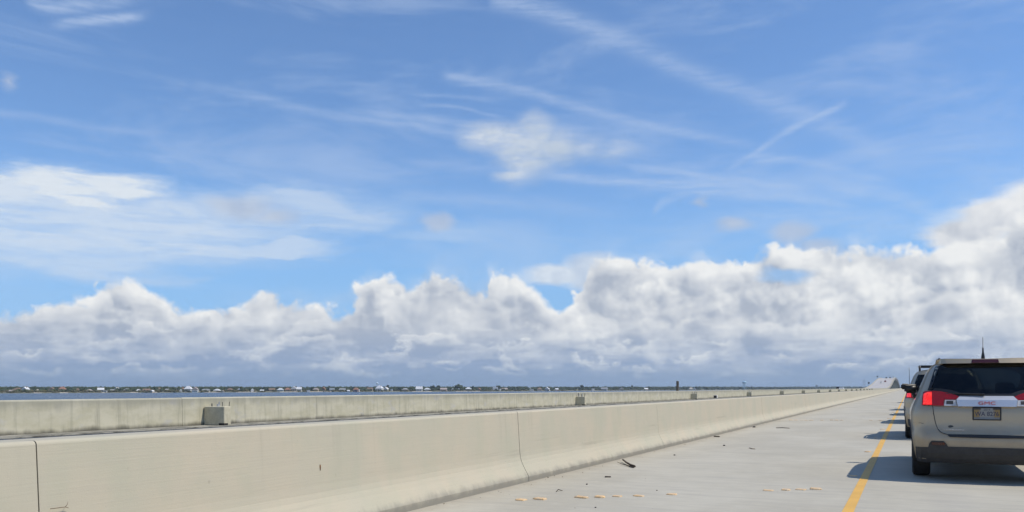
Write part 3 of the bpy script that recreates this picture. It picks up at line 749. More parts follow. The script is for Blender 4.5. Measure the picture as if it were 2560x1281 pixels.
def shell(car, paint, window, hs=1.0, axles=(.95, 3.78)):
    """painted body, side windows and windscreen as one loft cut into parts"""
    cols = [.0, .25, .5, .75]
    nl = len(LEV); rings = []
    ysl = []
    for z in LEV:
        y0 = rear_y(halfw(z), z) if z < 1.62 else lerp(DR, z) + .27 * min(1, halfw(z) / .62) ** 2 + .0
        ysl.append([y0 + (.80 - y0) * c for c in cols] + STN)
    ns = len(ysl[0])
    def pt(i, j, s):
        z = LEV[i]; y = ysl[i][j]; zr = lerp(ROOF, y)
        zz = z if z < 1.0 else 1.0 + (z - 1.0) * (zr - 1.0) / .67
        if zr < 1.0 and z >= .6: zz = .6 + (z - .6) * (zr - .6) / 1.07
        elif zr < 1.0: zz = z
        bulge = .012 * math.sin(min(1, max(0, (y - .4) / 3.2)) * math.pi)
        return (s * (halfw(z) * lerp(WID, y) + (bulge if .3 < z < 1.0 else 0)), y, zz * hs)
    verts = []; idx = {}
    for s in (-1, 1):
        for i in range(nl):
            for j in range(ns):
                if s == 1 and i == nl - 1: idx[s, i, j] = idx[-1, i, j]; continue
                idx[s, i, j] = len(verts); verts.append(pt(i, j, s))
    body, side, wind = [], [[], []], []
    def ax(y, z): return any(math.hypot(y - a, z - .365) < .41 for a in axles)
    for s in (-1, 1):
        for i in range(nl - 1):
            for j in range(ns - 1):
                q = (idx[s, i, j], idx[s, i, j + 1], idx[s, i + 1, j + 1], idx[s, i + 1, j])
                if s == 1: q = q[::-1]
                q = tuple(dict.fromkeys(q))
                zc = (LEV[i] + LEV[i + 1]) / 2; yc = (ysl[i][j] + ysl[i][j + 1]) / 2
                if ax(yc, zc): continue
                if 1.08 < zc < 1.5 and (.80 < yc < 1.5 or 1.58 < yc < 2.4 or 2.48 < yc < 3.0): side[0 if s < 0 else 1].append(q)
                elif 2.75 < yc < 3.55 and zc > 1.56: wind.append(q)
                else: body.append(q)
    # rear cap
    es = [-1 + 2 * k / 40 for k in range(41)]
    base = len(verts); cap = {}
    for i, z in enumerate(LEV):
        if z > 1.645: break
        for k, e in enumerate(es):
            x = e * halfw(z)
            if k == 0: cap[i, k] = idx[-1, i, 0]
            elif k == 40: cap[i, k] = idx[1, i, 0]
            else: cap[i, k] = len(verts); verts.append((x, rear_y(x, z), z * hs))
    ni = max(i for i, k in cap)
    for i in range(ni):
        for k in range(40):
            zc = (LEV[i] + LEV[i + 1]) / 2; xc_ = (es[k] + es[k + 1]) / 2 * halfw(zc)
            if inside(window, xc_, zc): continue
            body.append((cap[i, k], cap[i, k + 1], cap[i + 1, k + 1], cap[i + 1, k]))
    # front end
    body.append(tuple(idx[-1, i, ns - 1] for i in range(nl)) + tuple(idx[1, i, ns - 1] for i in range(nl - 2, -1, -1)))
    def part(name, faces, mat):
        used = sorted({v for f in faces for v in f}); mp = {v: n for n, v in enumerate(used)}
        return link(name, mesh(name, [verts[v] for v in used], [tuple(mp[v] for v in f) for f in faces], True), mat, car)
    part('body', body, paint)
    for f in side: part('side_window', f, M_GLASSR)
    part('windscreen', wind, M_GLASSF)
    # arches, sills, cabin, underside, wheels
    for a in axles:
        for s in (-1, 1):
            vs = []; fs = []
            for k in range(19):
                t = math.pi * (k / 18 * 1.16 - .08)
                for rr, ox in ((.375, .0), (.375, .02), (.45, .022), (.455, .0)):
                    yy, zz = a + rr * math.cos(t), .365 + rr * math.sin(t)
                    vs.append((s * (halfw(min(max(zz, .25), .85)) + ox - .005), yy, zz))
            for k in range(18):
                for m_ in range(3): q = (4 * k + m_, 4 * k + m_ + 1, 4 * k + 5 + m_, 4 * k + 4 + m_); fs.append(q if s < 0 else q[::-1])
            link('wheel_arch', mesh('wheel_arch', vs, fs, True), M_CLAD, car)
            wheel(car, s * (.90 - .125), a, s)
    bm = bmesh.new(); box(bm, -.62, .62, .35, 4.3, .24, .42); from_bm('underbody', bm, M_BLACK, car)
    bm = bmesh.new(); box(bm, -.80, .80, .42, 3.55, .58, .70); from_bm('cabin_floor', bm, M_SEAT, car)
    rbox('dashboard', -.78, .78, 3.05, 3.45, .8, 1.04, M_TRIM, car, .04)
    for s in (-1, 1): seat(car, s * .40, 2.2)
    o = rbox('rear_bench', -.66, .66, 1.22, 1.36, .62, 1.10, M_SEAT, car, .05, 3)
    for xx in (-.42, 0, .42): rbox('headrest', xx - .12, xx + .12, 1.2, 1.28, 1.11, 1.26, M_SEAT, o, .03, 2)
    o = thing_mirror(car, hs)
def thing_mirror(car, hs):
    for s in (-1, 1):
        bm = bmesh.new(); box(bm, s * .905 - .105, s * .905 + .105, 2.93, 3.07, 1.185 * hs, 1.345 * hs)
        for v in bm.verts:
            if v.co.y > 3: v.co.x = s * .905 + (v.co.x - s * .905) * .85; v.co.z = 1.265 * hs + (v.co.z - 1.265 * hs) * .8
        bmesh.ops.bevel(bm, geom=list(bm.edges), offset=.03, segments=3, affect='EDGES')
        m = from_bm('wing_mirror', bm, M_BLACK, car, True)
        bm = bmesh.new(); tube(bm, [(s * .83, 3.03, 1.10 * hs), (s * .86, 3.02, 1.16 * hs), (s * .88, 3.0, 1.2 * hs)], [.035, .03, .03], 8); from_bm('mirror_arm', bm, M_BLACK, m, True)

# ---- the near SUV: outlines read on its rear, in the car's own metres
DR1, XC1 = 12.62, 0.938
def loc1(u, v):
    d = DR1 + .1
    for _ in range(6):
        X, Z = xz(u, v, d); d = DR1 + rear_y(X - XC1, Z)
    return (X - XC1, Z)
A2 = lambda pts: [loc1(2230 + .17954 * a, 880 + .17954 * b) for a, b in pts]
A1 = lambda pts: [loc1(2080 + .35982 * a, 820 + .35982 * b) for a, b in pts]
def centre(pts, top, bot):
    """close a left-hand outline on the centre line: first point level with z=top, last with z=bot"""
    return sym([(0.0, top)] + pts + [(0.0, bot)])
suv = thing('sport_utility_vehicle', 'champagne sport utility vehicle with lit brake lamps and roof antenna, nearest in the queue', 'car', (XC1, DR1, 0), 0, 'vehicles queued in the lane')
P_CH = mat_carpaint('champagne_paint', (0.45, 0.37, 0.255))
g_half = A2([(618, 170), (590, 240), (545, 380), (510, 490), (494, 536), (560, 541), (680, 551), (800, 571), (880, 600), (936, 626)])
zt = g_half[0][1]; zb = g_half[-1][1] - .002
WIN = centre(g_half, zt + .006, zb)
shell(suv, P_CH, [(x * .97, zt - .03 + (z - zt) * .95) for x, z in WIN])
rear_panel('rear_window', WIN, .006, .004, M_GLASSR, suv)
fr = [(x, z) for x, z in WIN]
inn = [(x * .93, (z - (zt + zb) / 2) * .86 + (zt + zb) / 2 + .012) for x, z in WIN]
bm = bmesh.new(); n_ = len(fr)
vo = [bm.verts.new((x, rear_y(x, z) - .0085, z)) for x, z in fr]; vi = [bm.verts.new((x, rear_y(x, z) - .0085, z)) for x, z in inn]
for i in range(n_): bm.faces.new((vo[i], vo[(i + 1) % n_], vi[(i + 1) % n_], vi[i]))
from_bm('window_border', bm, M_BLACK, suv)
sp = A2([(598, 158), (618, 128), (660, 106), (730, 97)])
spo = sym([(0.0, loc1(2461, 880 + .17954 * 106)[1] + .008)] + sp[::-1] + A2([(612, 172)]) + [(0.0, zt - .002)])
spoiler = rear_panel('roof_spoiler', spo, .075, .10, P_CH, suv)
rear_panel('high_brake_lamp', [(-.165, zt + .003), (-.155, zt + .05), (.155, zt + .05), (.165, zt + .003)], .084, .03, M_LENS2, suv)
lamp = A2([(452, 546), (428, 572), (418, 650), (414, 742), (560, 746), (722, 750), (718, 690), (735, 663), (885, 665), (932, 624), (880, 598), (800, 571), (680, 551), (560, 543)])
lit = A2([(440, 585), (490, 560), (552, 556), (555, 736), (428, 733)])
rev = A2([(737, 669), (884, 671), (904, 752), (726, 750)])
inner = A2([(756, 680), (852, 682), (852, 728), (756, 726)])
for mi in (0, 1):
    f = mirror if mi else (lambda p: p)
    t = rear_panel('tail_lamp', f(lamp), .022, .03, M_LENS, suv)
    rear_panel('brake_lens', f(lit), .026, .01, M_LIT, t, step=.04)
    t2 = rear_panel('reversing_lamp', f(rev), .026, .03, M_CLEAR, suv)
    rear_panel('bulb_recess', f(inner), .029, .006, M_CLAD, t2)
# bright bar above the plate: bevelled top facet and upright face
top = A2([(942, 613)])[0]; mid = A2([(893, 667)])[0]; bot = A2([(915, 758)])[0]
vs = []; fs = []; N_ = 16
for i in range(N_ + 1):
    e = -1 + 2 * i / N_
    for (px_, pz_), of in ((top, .012), (mid, .062), (bot, .050), ((bot[0], bot[1] - .004), .0)):
        x = e * abs(px_); vs.append((x, rear_y(x, pz_) - of, pz_))
for i in range(N_):
    for k in range(3): a = 4 * i + k; fs.append((a, a + 1, a + 5, a + 4))
fs.append((0, 1, 2, 3)); fs.append(tuple(4 * N_ + k for k in (3, 2, 1, 0)))
bar = link('chrome_bar', mesh('chrome_bar', vs, fs), M_CHROME, suv)
zb_ = (mid[1] + bot[1]) / 2
text_part('badge', 'GMC', .060, M_RED, bar, (0, rear_y(0, zb_) - .064, zb_), (R(90), 0, 0), .004, 1.55, 0.0)
text_part('badge', 'TERRAIN', .030, M_CHROME, suv, (loc1(2383, 1075)[0], rear_y(-.4, .80) - .026, loc1(2383, 1075)[1]), (R(90), 0, R(-4.5)), .003, 2.1)
bm = bmesh.new(); lathe(bm, [(.024, -.004), (.026, 0), (.024, .004)], 'z', 20); e_ = from_bm('emblem', bm, M_DKSTEEL, suv); ex, ez = loc1(2377, 1067); e_.location = (ex, rear_y(ex, ez) - .004, ez); e_.rotation_euler = (R(90), 0, 0); e_.scale = (1.3, .7, 1)
# plate
M_PL, nt, bs = new_mat('number_plate'); p = posn(nt); tcn = nt.nodes.new('ShaderNodeTexCoord'); gx, gy, gz = sep(nt, tcn.outputs['Generated'])
c = mixc(nt, (gx - .5).f('ABSOLUTE').ss(.22, .34), (.27, .27, .25), (.28, .19, .07)); c = mixc(nt, gz.ss(.10, .26, .8, 0.0), c, (.12, .16, .21)); c = mixc(nt, gz.ss(.78, .92) * (gx - .5).f('ABSOLUTE').ss(.2, .26), c, (.05, .04, .035))
nt.links.new(c, bs.inputs['Base Color']); bs.inputs['Roughness'].default_value = .35
pz = loc1(2468, 1035)[1]; py = rear_y(0, pz)
pf = rbox('plate_frame', -.168, .168, py - .016, py + .006, pz - .088, pz + .088, M_BLACK, suv, .008)
rbox('number_plate', -.150, .150, py - .0175, py - .010, pz - .072, pz + .074, M_PL, pf, .001, 1)
INK = flat('plate_ink', (.05, .05, .09), .5)
text_part('plate_number', 'WA 8276', .082, INK, pf, (0, py - .019, pz - .004), (R(90), 0, 0), .0012, .86, .001)
text_part('plate_sticker', '2014', .036, INK, pf, (0, py - .019, pz + .054), (R(90), 0, 0), .0012, 1.1)
# tailgate gaps, trim, bumper
seam = A2([(566, 752), (572, 800), (580, 860), (590, 920), (602, 975), (616, 1024), (634, 1066), (660, 1102), (695, 1127), (730, 1138), (764, 1147)])
for f in (lambda p: p, mirror): rear_line('tailgate_gap', f(seam), .009, .005, M_BLACK, suv)
tb = A2([(762, 1146), (800, 1184)])
rear_panel('tailgate_trim', sym([(0.0, loc1(2466, 880 + .17954 * 1155)[1])] + [tb[0], tb[1]] + [(0.0, loc1(2466, 880 + .17954 * 1203)[1])]), .018, .03, M_BLACK, suv)
cl = A1([(806, 826), (796, 806), (775, 786), (692, 784), (676, 802), (668, 828), (580, 824), (584, 880), (592, 925), (650, 934)])
zc0 = loc1(2466, 820 + .35982 * 833)[1]
rear_panel('bumper_cladding', sym([(0.0, zc0)] + cl + [(0.0, loc1(2466, 820 + .35982 * 934)[1])]), .012, .05, M_CLAD, suv)
rf = A1([(692, 794), (784, 796), (788, 815), (696, 813)])
for f in (lambda p: p, mirror): rear_panel('reflector', f(rf), .018, .01, M_LENS2, suv)
rear_line('bumper_gap', A2([(300, 985), (400, 990), (440, 1000)]), .005, .002, M_BLACK, suv)
# wiper, rails, antenna
bm = bmesh.new(); tube(bm, [(-.02, rear_y(0, zb + .03) - .03, zb + .035), (-.30, rear_y(.3, zb + .05) - .022, zb + .045), (-.48, rear_y(.48, zb + .05) - .018, zb + .05)], [.014, .010, .006], 6); from_bm('rear_wiper', bm, M_BLACK, suv)
for s in (-1, 1):
    bm = bmesh.new(); tube(bm, [(s * .545, .62, 1.655), (s * .545, .68, 1.69), (s * .55, 1.6, 1.70), (s * .53, 2.4, 1.68), (s * .53, 2.5, 1.64)], .016, 8); from_bm('roof_rail', bm, M_BLACK, suv, True)
ax_, az_ = xz(2457.5, 893, DR1 + .75); _, ah = xz(2457.5, 843, DR1 + .75); axl = ax_ - XC1
bm = bmesh.new(); tube(bm, [(axl, .75, 1.665), (axl, .75, az_ + .015), (axl, .755, az_ + .07), (axl, .76, az_ + .13), (axl, .765, az_ + .135), (axl, .78, ah)], [.026, .022, .012, .010, .005, .004], 8); from_bm('antenna', bm, M_BLACK, suv, True)
bm = bmesh.new(); tube(bm, [(.52, .12, .27), (.52, .5, .29)], .035, 12); from_bm('exhaust_pipe', bm, M_DKSTEEL, suv, True)

# ---- the other queued vehicles share one simpler pattern
def simple_suv(name, label, paint, loc, hs=1.0, rack=True, antenna=False, lamps=M_LIT):
    c = thing(name, label, 'car', loc, 0, 'vehicles queued in the lane')
    W = sym([(0, 1.56), (-.60, 1.545), (-.66, 1.40), (-.72, 1.16), (-.70, 1.12), (0, 1.10)])
    shell(c, paint, [(x * .96, 1.34 + (z - 1.34) * .9) for x, z in W], hs)
    rear_panel('rear_window', W, .008, .004, M_GLASSR, c, hs)
    for f in (lambda p: p, mirror):
        t = rear_panel('tail_lamp', f([(-.885, .99), (-.862, 1.16), (-.70, 1.14), (-.64, 1.08), (-.63, .99)]), .024, .03, M_LENS, c, hs)
        rear_panel('brake_lens', f([(-.86, 1.01), (-.845, 1.13), (-.76, 1.12), (-.76, 1.01)]), .028, .01, lamps, t, hs)
        rear_line('tailgate_gap', f([(-.72, .98), (-.71, .85), (-.68, .72)]), .008, .002, M_BLACK, c, hs)
    rear_panel('bumper_cladding', sym([(0, .50), (-.84, .49), (-.82, .36), (-.78, .30), (0, .29)]), .012, .05, M_CLAD, c, hs)
    rear_panel('number_plate', [(-.15, .82), (-.15, .96), (.15, .96), (.15, .82)], .012, .01, M_WHT, c, hs)
    rear_panel('garnish', sym([(0, 1.05), (-.5, 1.045), (-.5, 1.0), (0, 1.0)]), .03, .03, M_CHROME, c, hs)
    if rack:
        for s in (-1, 1):
            bm = bmesh.new(); tube(bm, [(s * .56, .60, 1.62 * hs), (s * .56, .66, 1.75 * hs), (s * .57, 1.6, 1.765 * hs), (s * .55, 2.4, 1.73 * hs), (s * .54, 2.55, 1.63 * hs)], .022, 8); from_bm('roof_rail', bm, M_BLACK, c, True)
        for yy in (.72, 2.2):
            bm = bmesh.new(); tube(bm, [(-.56, yy, 1.755 * hs), (.56, yy, 1.755 * hs)], .018, 8); from_bm('cross_bar', bm, M_BLACK, c, True)
    if antenna:
        bm = bmesh.new(); tube(bm, [(-.84, 3.3, 1.02 * hs), (-.845, 3.28, 1.98 * hs)], [.012, .008], 7); from_bm('antenna', bm, M_BLACK, c, True)
    return c
P_SIL = mat_carpaint('light_champagne_paint', (0.48, 0.40, 0.28)); P_CRM = mat_carpaint('cream_paint', (0.62, 0.57, 0.46), .1); P_GRY = mat_carpaint('grey_paint', (.15, .16, .17)); P_WHI = mat_carpaint('white_paint', (.75, .75, .74), 0.0); P_BLU = mat_carpaint('blue_paint', (.06, .09, .18))
simple_suv('sport_utility_vehicle', 'silver champagne vehicle with black roof rack, second in the queue', P_SIL, (.81, 22.5, 0), 1.04)
simple_suv('sport_utility_vehicle', 'cream vehicle with a thin mast antenna, third in the queue', P_CRM, (.86, 32.4, 0), 1.04, False, True)
simple_suv('sport_utility_vehicle', 'dark grey vehicle hidden ahead of the cream one, fourth in the queue', P_GRY, (.92, 42.0, 0), 1.0, False)
simple_suv('sport_utility_vehicle', 'white vehicle hidden farther up the lane, fifth in the queue', P_WHI, (.84, 51.5, 0), 1.05, True)
simple_suv('sport_utility_vehicle', 'dark blue vehicle hidden at the head of the lane, sixth in the queue', P_BLU, (.86, 78.0, 0), 1.03, False)

# ---- small distant cars on the twin carriageway
def far_car(label, paint, x, y, z, back=True, tall=1.0):
    key = 'far%.2f' % tall
    c = thing('distant_car', label, 'car', (x, y, z), 0 if back else math.pi, 'cars on the humped bridge')
    if key not in CACHE:
        bm = bmesh.new()
        P = [(0, .35), (0, .80), (.12, .95), (.55, 1.42 * tall), (1.0, 1.48 * tall), (2.3, 1.46 * tall), (3.2, .98), (4.2, .86), (4.45, .7), (4.45, .35)]
        rows = []
        for s, w in ((-1, .72), (-1, .90), (1, .90), (1, .72)):
            rows.append([bm.verts.new((s * (w if zz < 1.0 else w - .16), yy, zz if w == .90 else min(zz, 2) )) for yy, zz in P])
        a, b, c_, d_ = rows
        for v in a + d_: v.co.z -= .0
        for r1, r2 in ((b, c_),):
            for i in range(len(P)): bm.faces.new((r1[i], r1[(i + 1) % len(P)], r2[(i + 1) % len(P)], r2[i]))
        bm.faces.new(b[::-1]); bm.faces.new(c_)
        for v in a + d_: bm.verts.remove(v)
        bmesh.ops.bevel(bm, geom=list(bm.edges), offset=.04, segments=2, affect='EDGES')
        bmesh.ops.recalc_face_normals(bm, faces=bm.faces); bme = bpy.data.meshes.new('body'); bm.to_mesh(bme); bm.free()
        wins = []
        for pts in ([(-.62, .16, .99), (.62, .16, .99), (.58, .50, 1.36 * tall), (-.58, .50, 1.36 * tall)], [(-.62, 3.16, 1.02), (.62, 3.16, 1.02), (.58, 2.44, 1.41 * tall), (-.58, 2.44, 1.41 * tall)]):
            off = -.02 if pts[0][1] < 1 else .03
            wins.append(mesh('windscreen', [(a_, b_ + off, c2 + .03) for a_, b_, c2 in pts], [(0, 1, 2, 3)]))
        CACHE[key] = (bme, wins)
    bme, wins = CACHE[key]
    o = link('body', bme.copy(), paint, c)
    for w in wins: link('windscreen', w, M_BLACK, c)
    for s in (-1, 1):
        for a in (.8, 3.6): wheel(c, s * .78, a, s, .33, .2)
    return c
def on_twin(u, X):
    zc_ = F * X / (CT * (u - UVP)); return (zc_ + X * ST) / CT
def twin_z(X, y): return humps(y) + .4 - (-14.35 - X) * .35 / 18.25
P_DRK = mat_carpaint('black_paint', (.02, .022, .025), .2); P_RD = mat_carpaint('red_paint', (.25, .03, .03), .2)
for lab, pa_, X, y, back in (('white car low on the rise of the humped bridge', P_WHI, -25.0, 905, False), ('dull red car midway up the rise of the humped bridge', P_RD, -21.8, 935, False),
                             ('dark car left of the crest of the humped bridge', P_DRK, -24.2, 1085, True), ('dark car in the middle of the crest of the humped bridge', P_GRY, -20.4, 1100, True),
                             ('white car right of the crest of the humped bridge', P_WHI, -17.2, 1125, False)):
    far_car(lab, pa_, X, y, twin_z(X, y), back, 1.15)
y = on_twin(2095.5, -28.5); far_car('dark car showing above the far parapet short of the humped bridge', P_DRK, -28.5, y, twin_z(-28.5, y), True, 1.15)
y = on_twin(2103, -25.0); far_car('white car just ahead of the dark one above the far parapet', P_WHI, -25.0, y, twin_z(-25.0, y), True, .82)

# ================================================================ the far shore
SH = [(-2600, 900), (-1200, 1010), (-500, 1180), (0, 1331), (640, 1620), (1280, 2071), (1700, 2900), (2100, 4300), (2300, 5200), (2700, 6000), (3600, 4200), (5200, 3000)]
def shore(u): return lerp(SH, u)
def rise(s): return 0.45 + (s * 0.013 if s < 260 else 3.38 + (s - 260) * 0.0012)
M_LAND = flat('shore_ground', (0.16, 0.15, 0.085), 0.95, var=0.35, vs=0.02)
M_SAND = flat('beach_sand', (0.46, 0.41, 0.32), 0.95, var=0.15, vs=0.05)
us = [-2600 + 60 * i for i in range(131)]
ss = [-6, 0, 14, 60, 140, 260, 600, 1100, 1700]
vs = []; fs = []; rnd = random.Random(3)
wob = [rnd.uniform(-22, 22) for _ in us]
for i, u in enumerate(us):
    for s in ss:
        x, y = ground(u, shore(u) + s + wob[i] * (1 if s < 200 else 0)); vs.append((x, y, WZ + (-0.6 if s < 0 else rise(s) if s > 13 else 0.1 + s * .02)))
n_ = len(ss)
for i in range(len(us) - 1):
    for k in range(n_ - 1): a = i * n_ + k; fs.append((a, a + n_, a + n_ + 1, a + 1))
land = struct(link('shore_land', mesh('shore_land', vs, fs), M_LAND))
bm = bmesh.new()
for (u0, u1) in ((84, 104), (255, 262), (325, 345), (380, 392), (512, 560), (590, 640), (700, 745), (775, 830), (1030, 1080), (1140, 1200), (150, 170)):
    n = max(2, int((u1 - u0) / 5)); rows = []
    for i in range(n + 1):
        u = u0 + (u1 - u0) * i / n; w = math.sin(math.pi * i / n) * 9 + 2
        iu = (u + 2600) / 60; a = int(iu); wo = wob[a] + (wob[a + 1] - wob[a]) * (iu - a)
        z0 = shore(u) + wo
        rows.append([bm.verts.new((*ground(u, z0 - 2), WZ + .12)), bm.verts.new((*ground(u, z0 + w), WZ + 1.15))])
    for r1, r2 in zip(rows, rows[1:]): bm.faces.new((r1[0], r2[0], r2[1], r1[1]))
struct(from_bm('beach', bm, M_SAND))

# woodland behind and between the houses: one mass of rounded crowns
def mat_leaf(name, a, b, c):
    m, nt, bs = new_mat(name); p = posn(nt)
    n1, n2 = noise(nt, p, 0.035, 3, 0.6), noise(nt, p, 0.5, 3, 0.6)
    cc = mixc(nt, n1.ss(0.36, 0.64), a, b); cc = mixc(nt, n2.ss(0.5, 0.75) * 0.7, cc, c)
    nt.links.new(cc, bs.inputs['Base Color']); bs.inputs['Roughness'].default_value = 0.9; bs.inputs['Specular IOR Level'].default_value = 0.2
    return m
M_LEAF = mat_leaf('tree_leaves', (0.030, 0.046, 0.022), (0.050, 0.066, 0.028), (0.075, 0.085, 0.040))
M_SCRUB = mat_leaf('shore_scrub', (0.055, 0.070, 0.032), (0.105, 0.095, 0.050), (0.13, 0.105, 0.06))
ICO = bmesh.new(); bmesh.ops.create_icosphere(ICO, subdivisions=1, radius=1.0)
ICO_V = [v.co.copy() for v in ICO.verts]; ICO_F = [[v.index for v in f.verts] for f in ICO.faces]; ICO.free()
def crowns(name, items, mat, seed):
    rn = random.Random(seed); V = []; Fc = []
    for x, y, z0, h, w in items:
        for lobe in range(3):
            ox, oy = rn.uniform(-.35, .35) * w, rn.uniform(-.35, .35) * w; sc_ = rn.uniform(.55, .9) if lobe else 1.0
            hz_ = h * (rn.uniform(.55, .95) if lobe else 1.0); b = len(V)
            for c in ICO_V:
                j = rn.uniform(.72, 1.22)
                V.append((x + ox + c.x * w * .5 * sc_ * j, y + oy + c.y * w * .5 * sc_ * j, z0 + hz_ * .52 + c.z * hz_ * .5 * j))
            Fc += [tuple(b + k for k in f) for f in ICO_F]
    return link(name, mesh(name, V, Fc), mat)
rnd = random.Random(11); items = []
def top_h(u, zc): return 9.0 + 3.4 * zc / F            # height over the water that reaches the seen skyline
for i in range(3900):
    u = rnd.uniform(-900, 2560) if i < 3500 else rnd.uniform(-2300, 4600)
    s = 130 + 1100 * rnd.random() ** 1.2 if i % 3 else 90 + 200 * rnd.random()
    zc = shore(u) + s; x, y = ground(u, zc); z0 = WZ + rise(s) - .3
    th = top_h(u, zc) * (rnd.uniform(.84, 1.0) if rnd.random() < .8 else rnd.uniform(.95, 1.06)) + WZ - z0
    if i % 3 == 0: th *= .62
    items.append((x, y, z0, max(5, th), rnd.uniform(7, 13) * (zc / 1800) ** .5))
w = crowns('woodland', items, M_LEAF, 5); w['kind'] = 'stuff'; w['label'] = 'dark woodland along the far shore of the bay'
items = []
for i in range(900):
    u = rnd.uniform(-500, 2300); s = 12 + 100 * rnd.random(); zc = shore(u) + s; x, y = ground(u, zc)
    items.append((x, y, WZ + rise(s) - .2, rnd.uniform(1.6, 5.0), rnd.uniform(3, 8)))
w = crowns('shore_scrub', items, M_SCRUB, 6); w['kind'] = 'stuff'; w['label'] = 'low olive scrub and garden bushes between the shore houses'

# single trees that stand above the skyline
M_TRUNK = flat('bark', (0.09, 0.07, 0.05), 0.95)
def tall_tree(u, ytop, wpx, label, s=160):
    zc = shore(u) + s; x, y = ground(u, zc); z0 = WZ + rise(s); topz = EYE + (VHOR - ytop) * zc / F; h = topz - z0; w = wpx * zc / F
    t = thing('tall_tree', label, 'tree', (x, y, z0), 0, 'single trees above the shore woodland')
    bm = bmesh.new(); tube(bm, [(0, 0, -.5), (.2, 0, h * .4), (0, .2, h * .85)], [h * .03, h * .022, h * .008], 6)
    for k in range(5):
        a = k * 1.3; tube(bm, [(0, 0, h * (.4 + .09 * k)), (math.cos(a) * w * .3, math.sin(a) * w * .3, h * (.5 + .09 * k))], [h * .01, h * .004], 5)
    from_bm('trunk', bm, M_TRUNK, t)
    rn = random.Random(int(u)); V = []; Fc = []
    for k in range(16):
        a = rn.uniform(0, 6.28); rr = rn.random() ** .5 * w * .36; zz = h * rn.uniform(.42, .93); sz = w * rn.uniform(.14, .26); b = len(V)
        for c in ICO_V: j = rn.uniform(.7, 1.3); V.append((math.cos(a) * rr * (1.1 - zz / h * .5) * 1.4 + c.x * sz * j, math.sin(a) * rr + c.y * sz * j, zz + c.z * sz * .7 * j))
        Fc += [tuple(b + q for q in f) for f in ICO_F]
    link('crown', mesh('crown', V, Fc), M_LEAF, t)
for a in ((969, 962.5, 9, 'lone tree above the skyline right of the tiered white house'), (1082, 963.8, 12, 'broad tree above the skyline right of the mast'), (1096, 964, 10, 'rounded tree next right of the broad one by the mast'),
          (1146, 963.5, 24, 'wide clump tree above the grey-roofed house'), (1182, 964.5, 7, 'narrow tree left of the right-hand billboard'), (1245, 964.5, 16, 'spreading tree behind the right-hand billboard'),
          (1455, 963.5, 12, 'tall tree above the skyline right of the second pedestal'), (822, 964.5, 7, 'thin tree behind the left-hand billboard'), (2041, 962.5, 6, 'narrow dark tree left of the dark car above the parapet'), (1580, 963.8, 9, 'pointed tree left of the dark post')):
    tall_tree(*a)

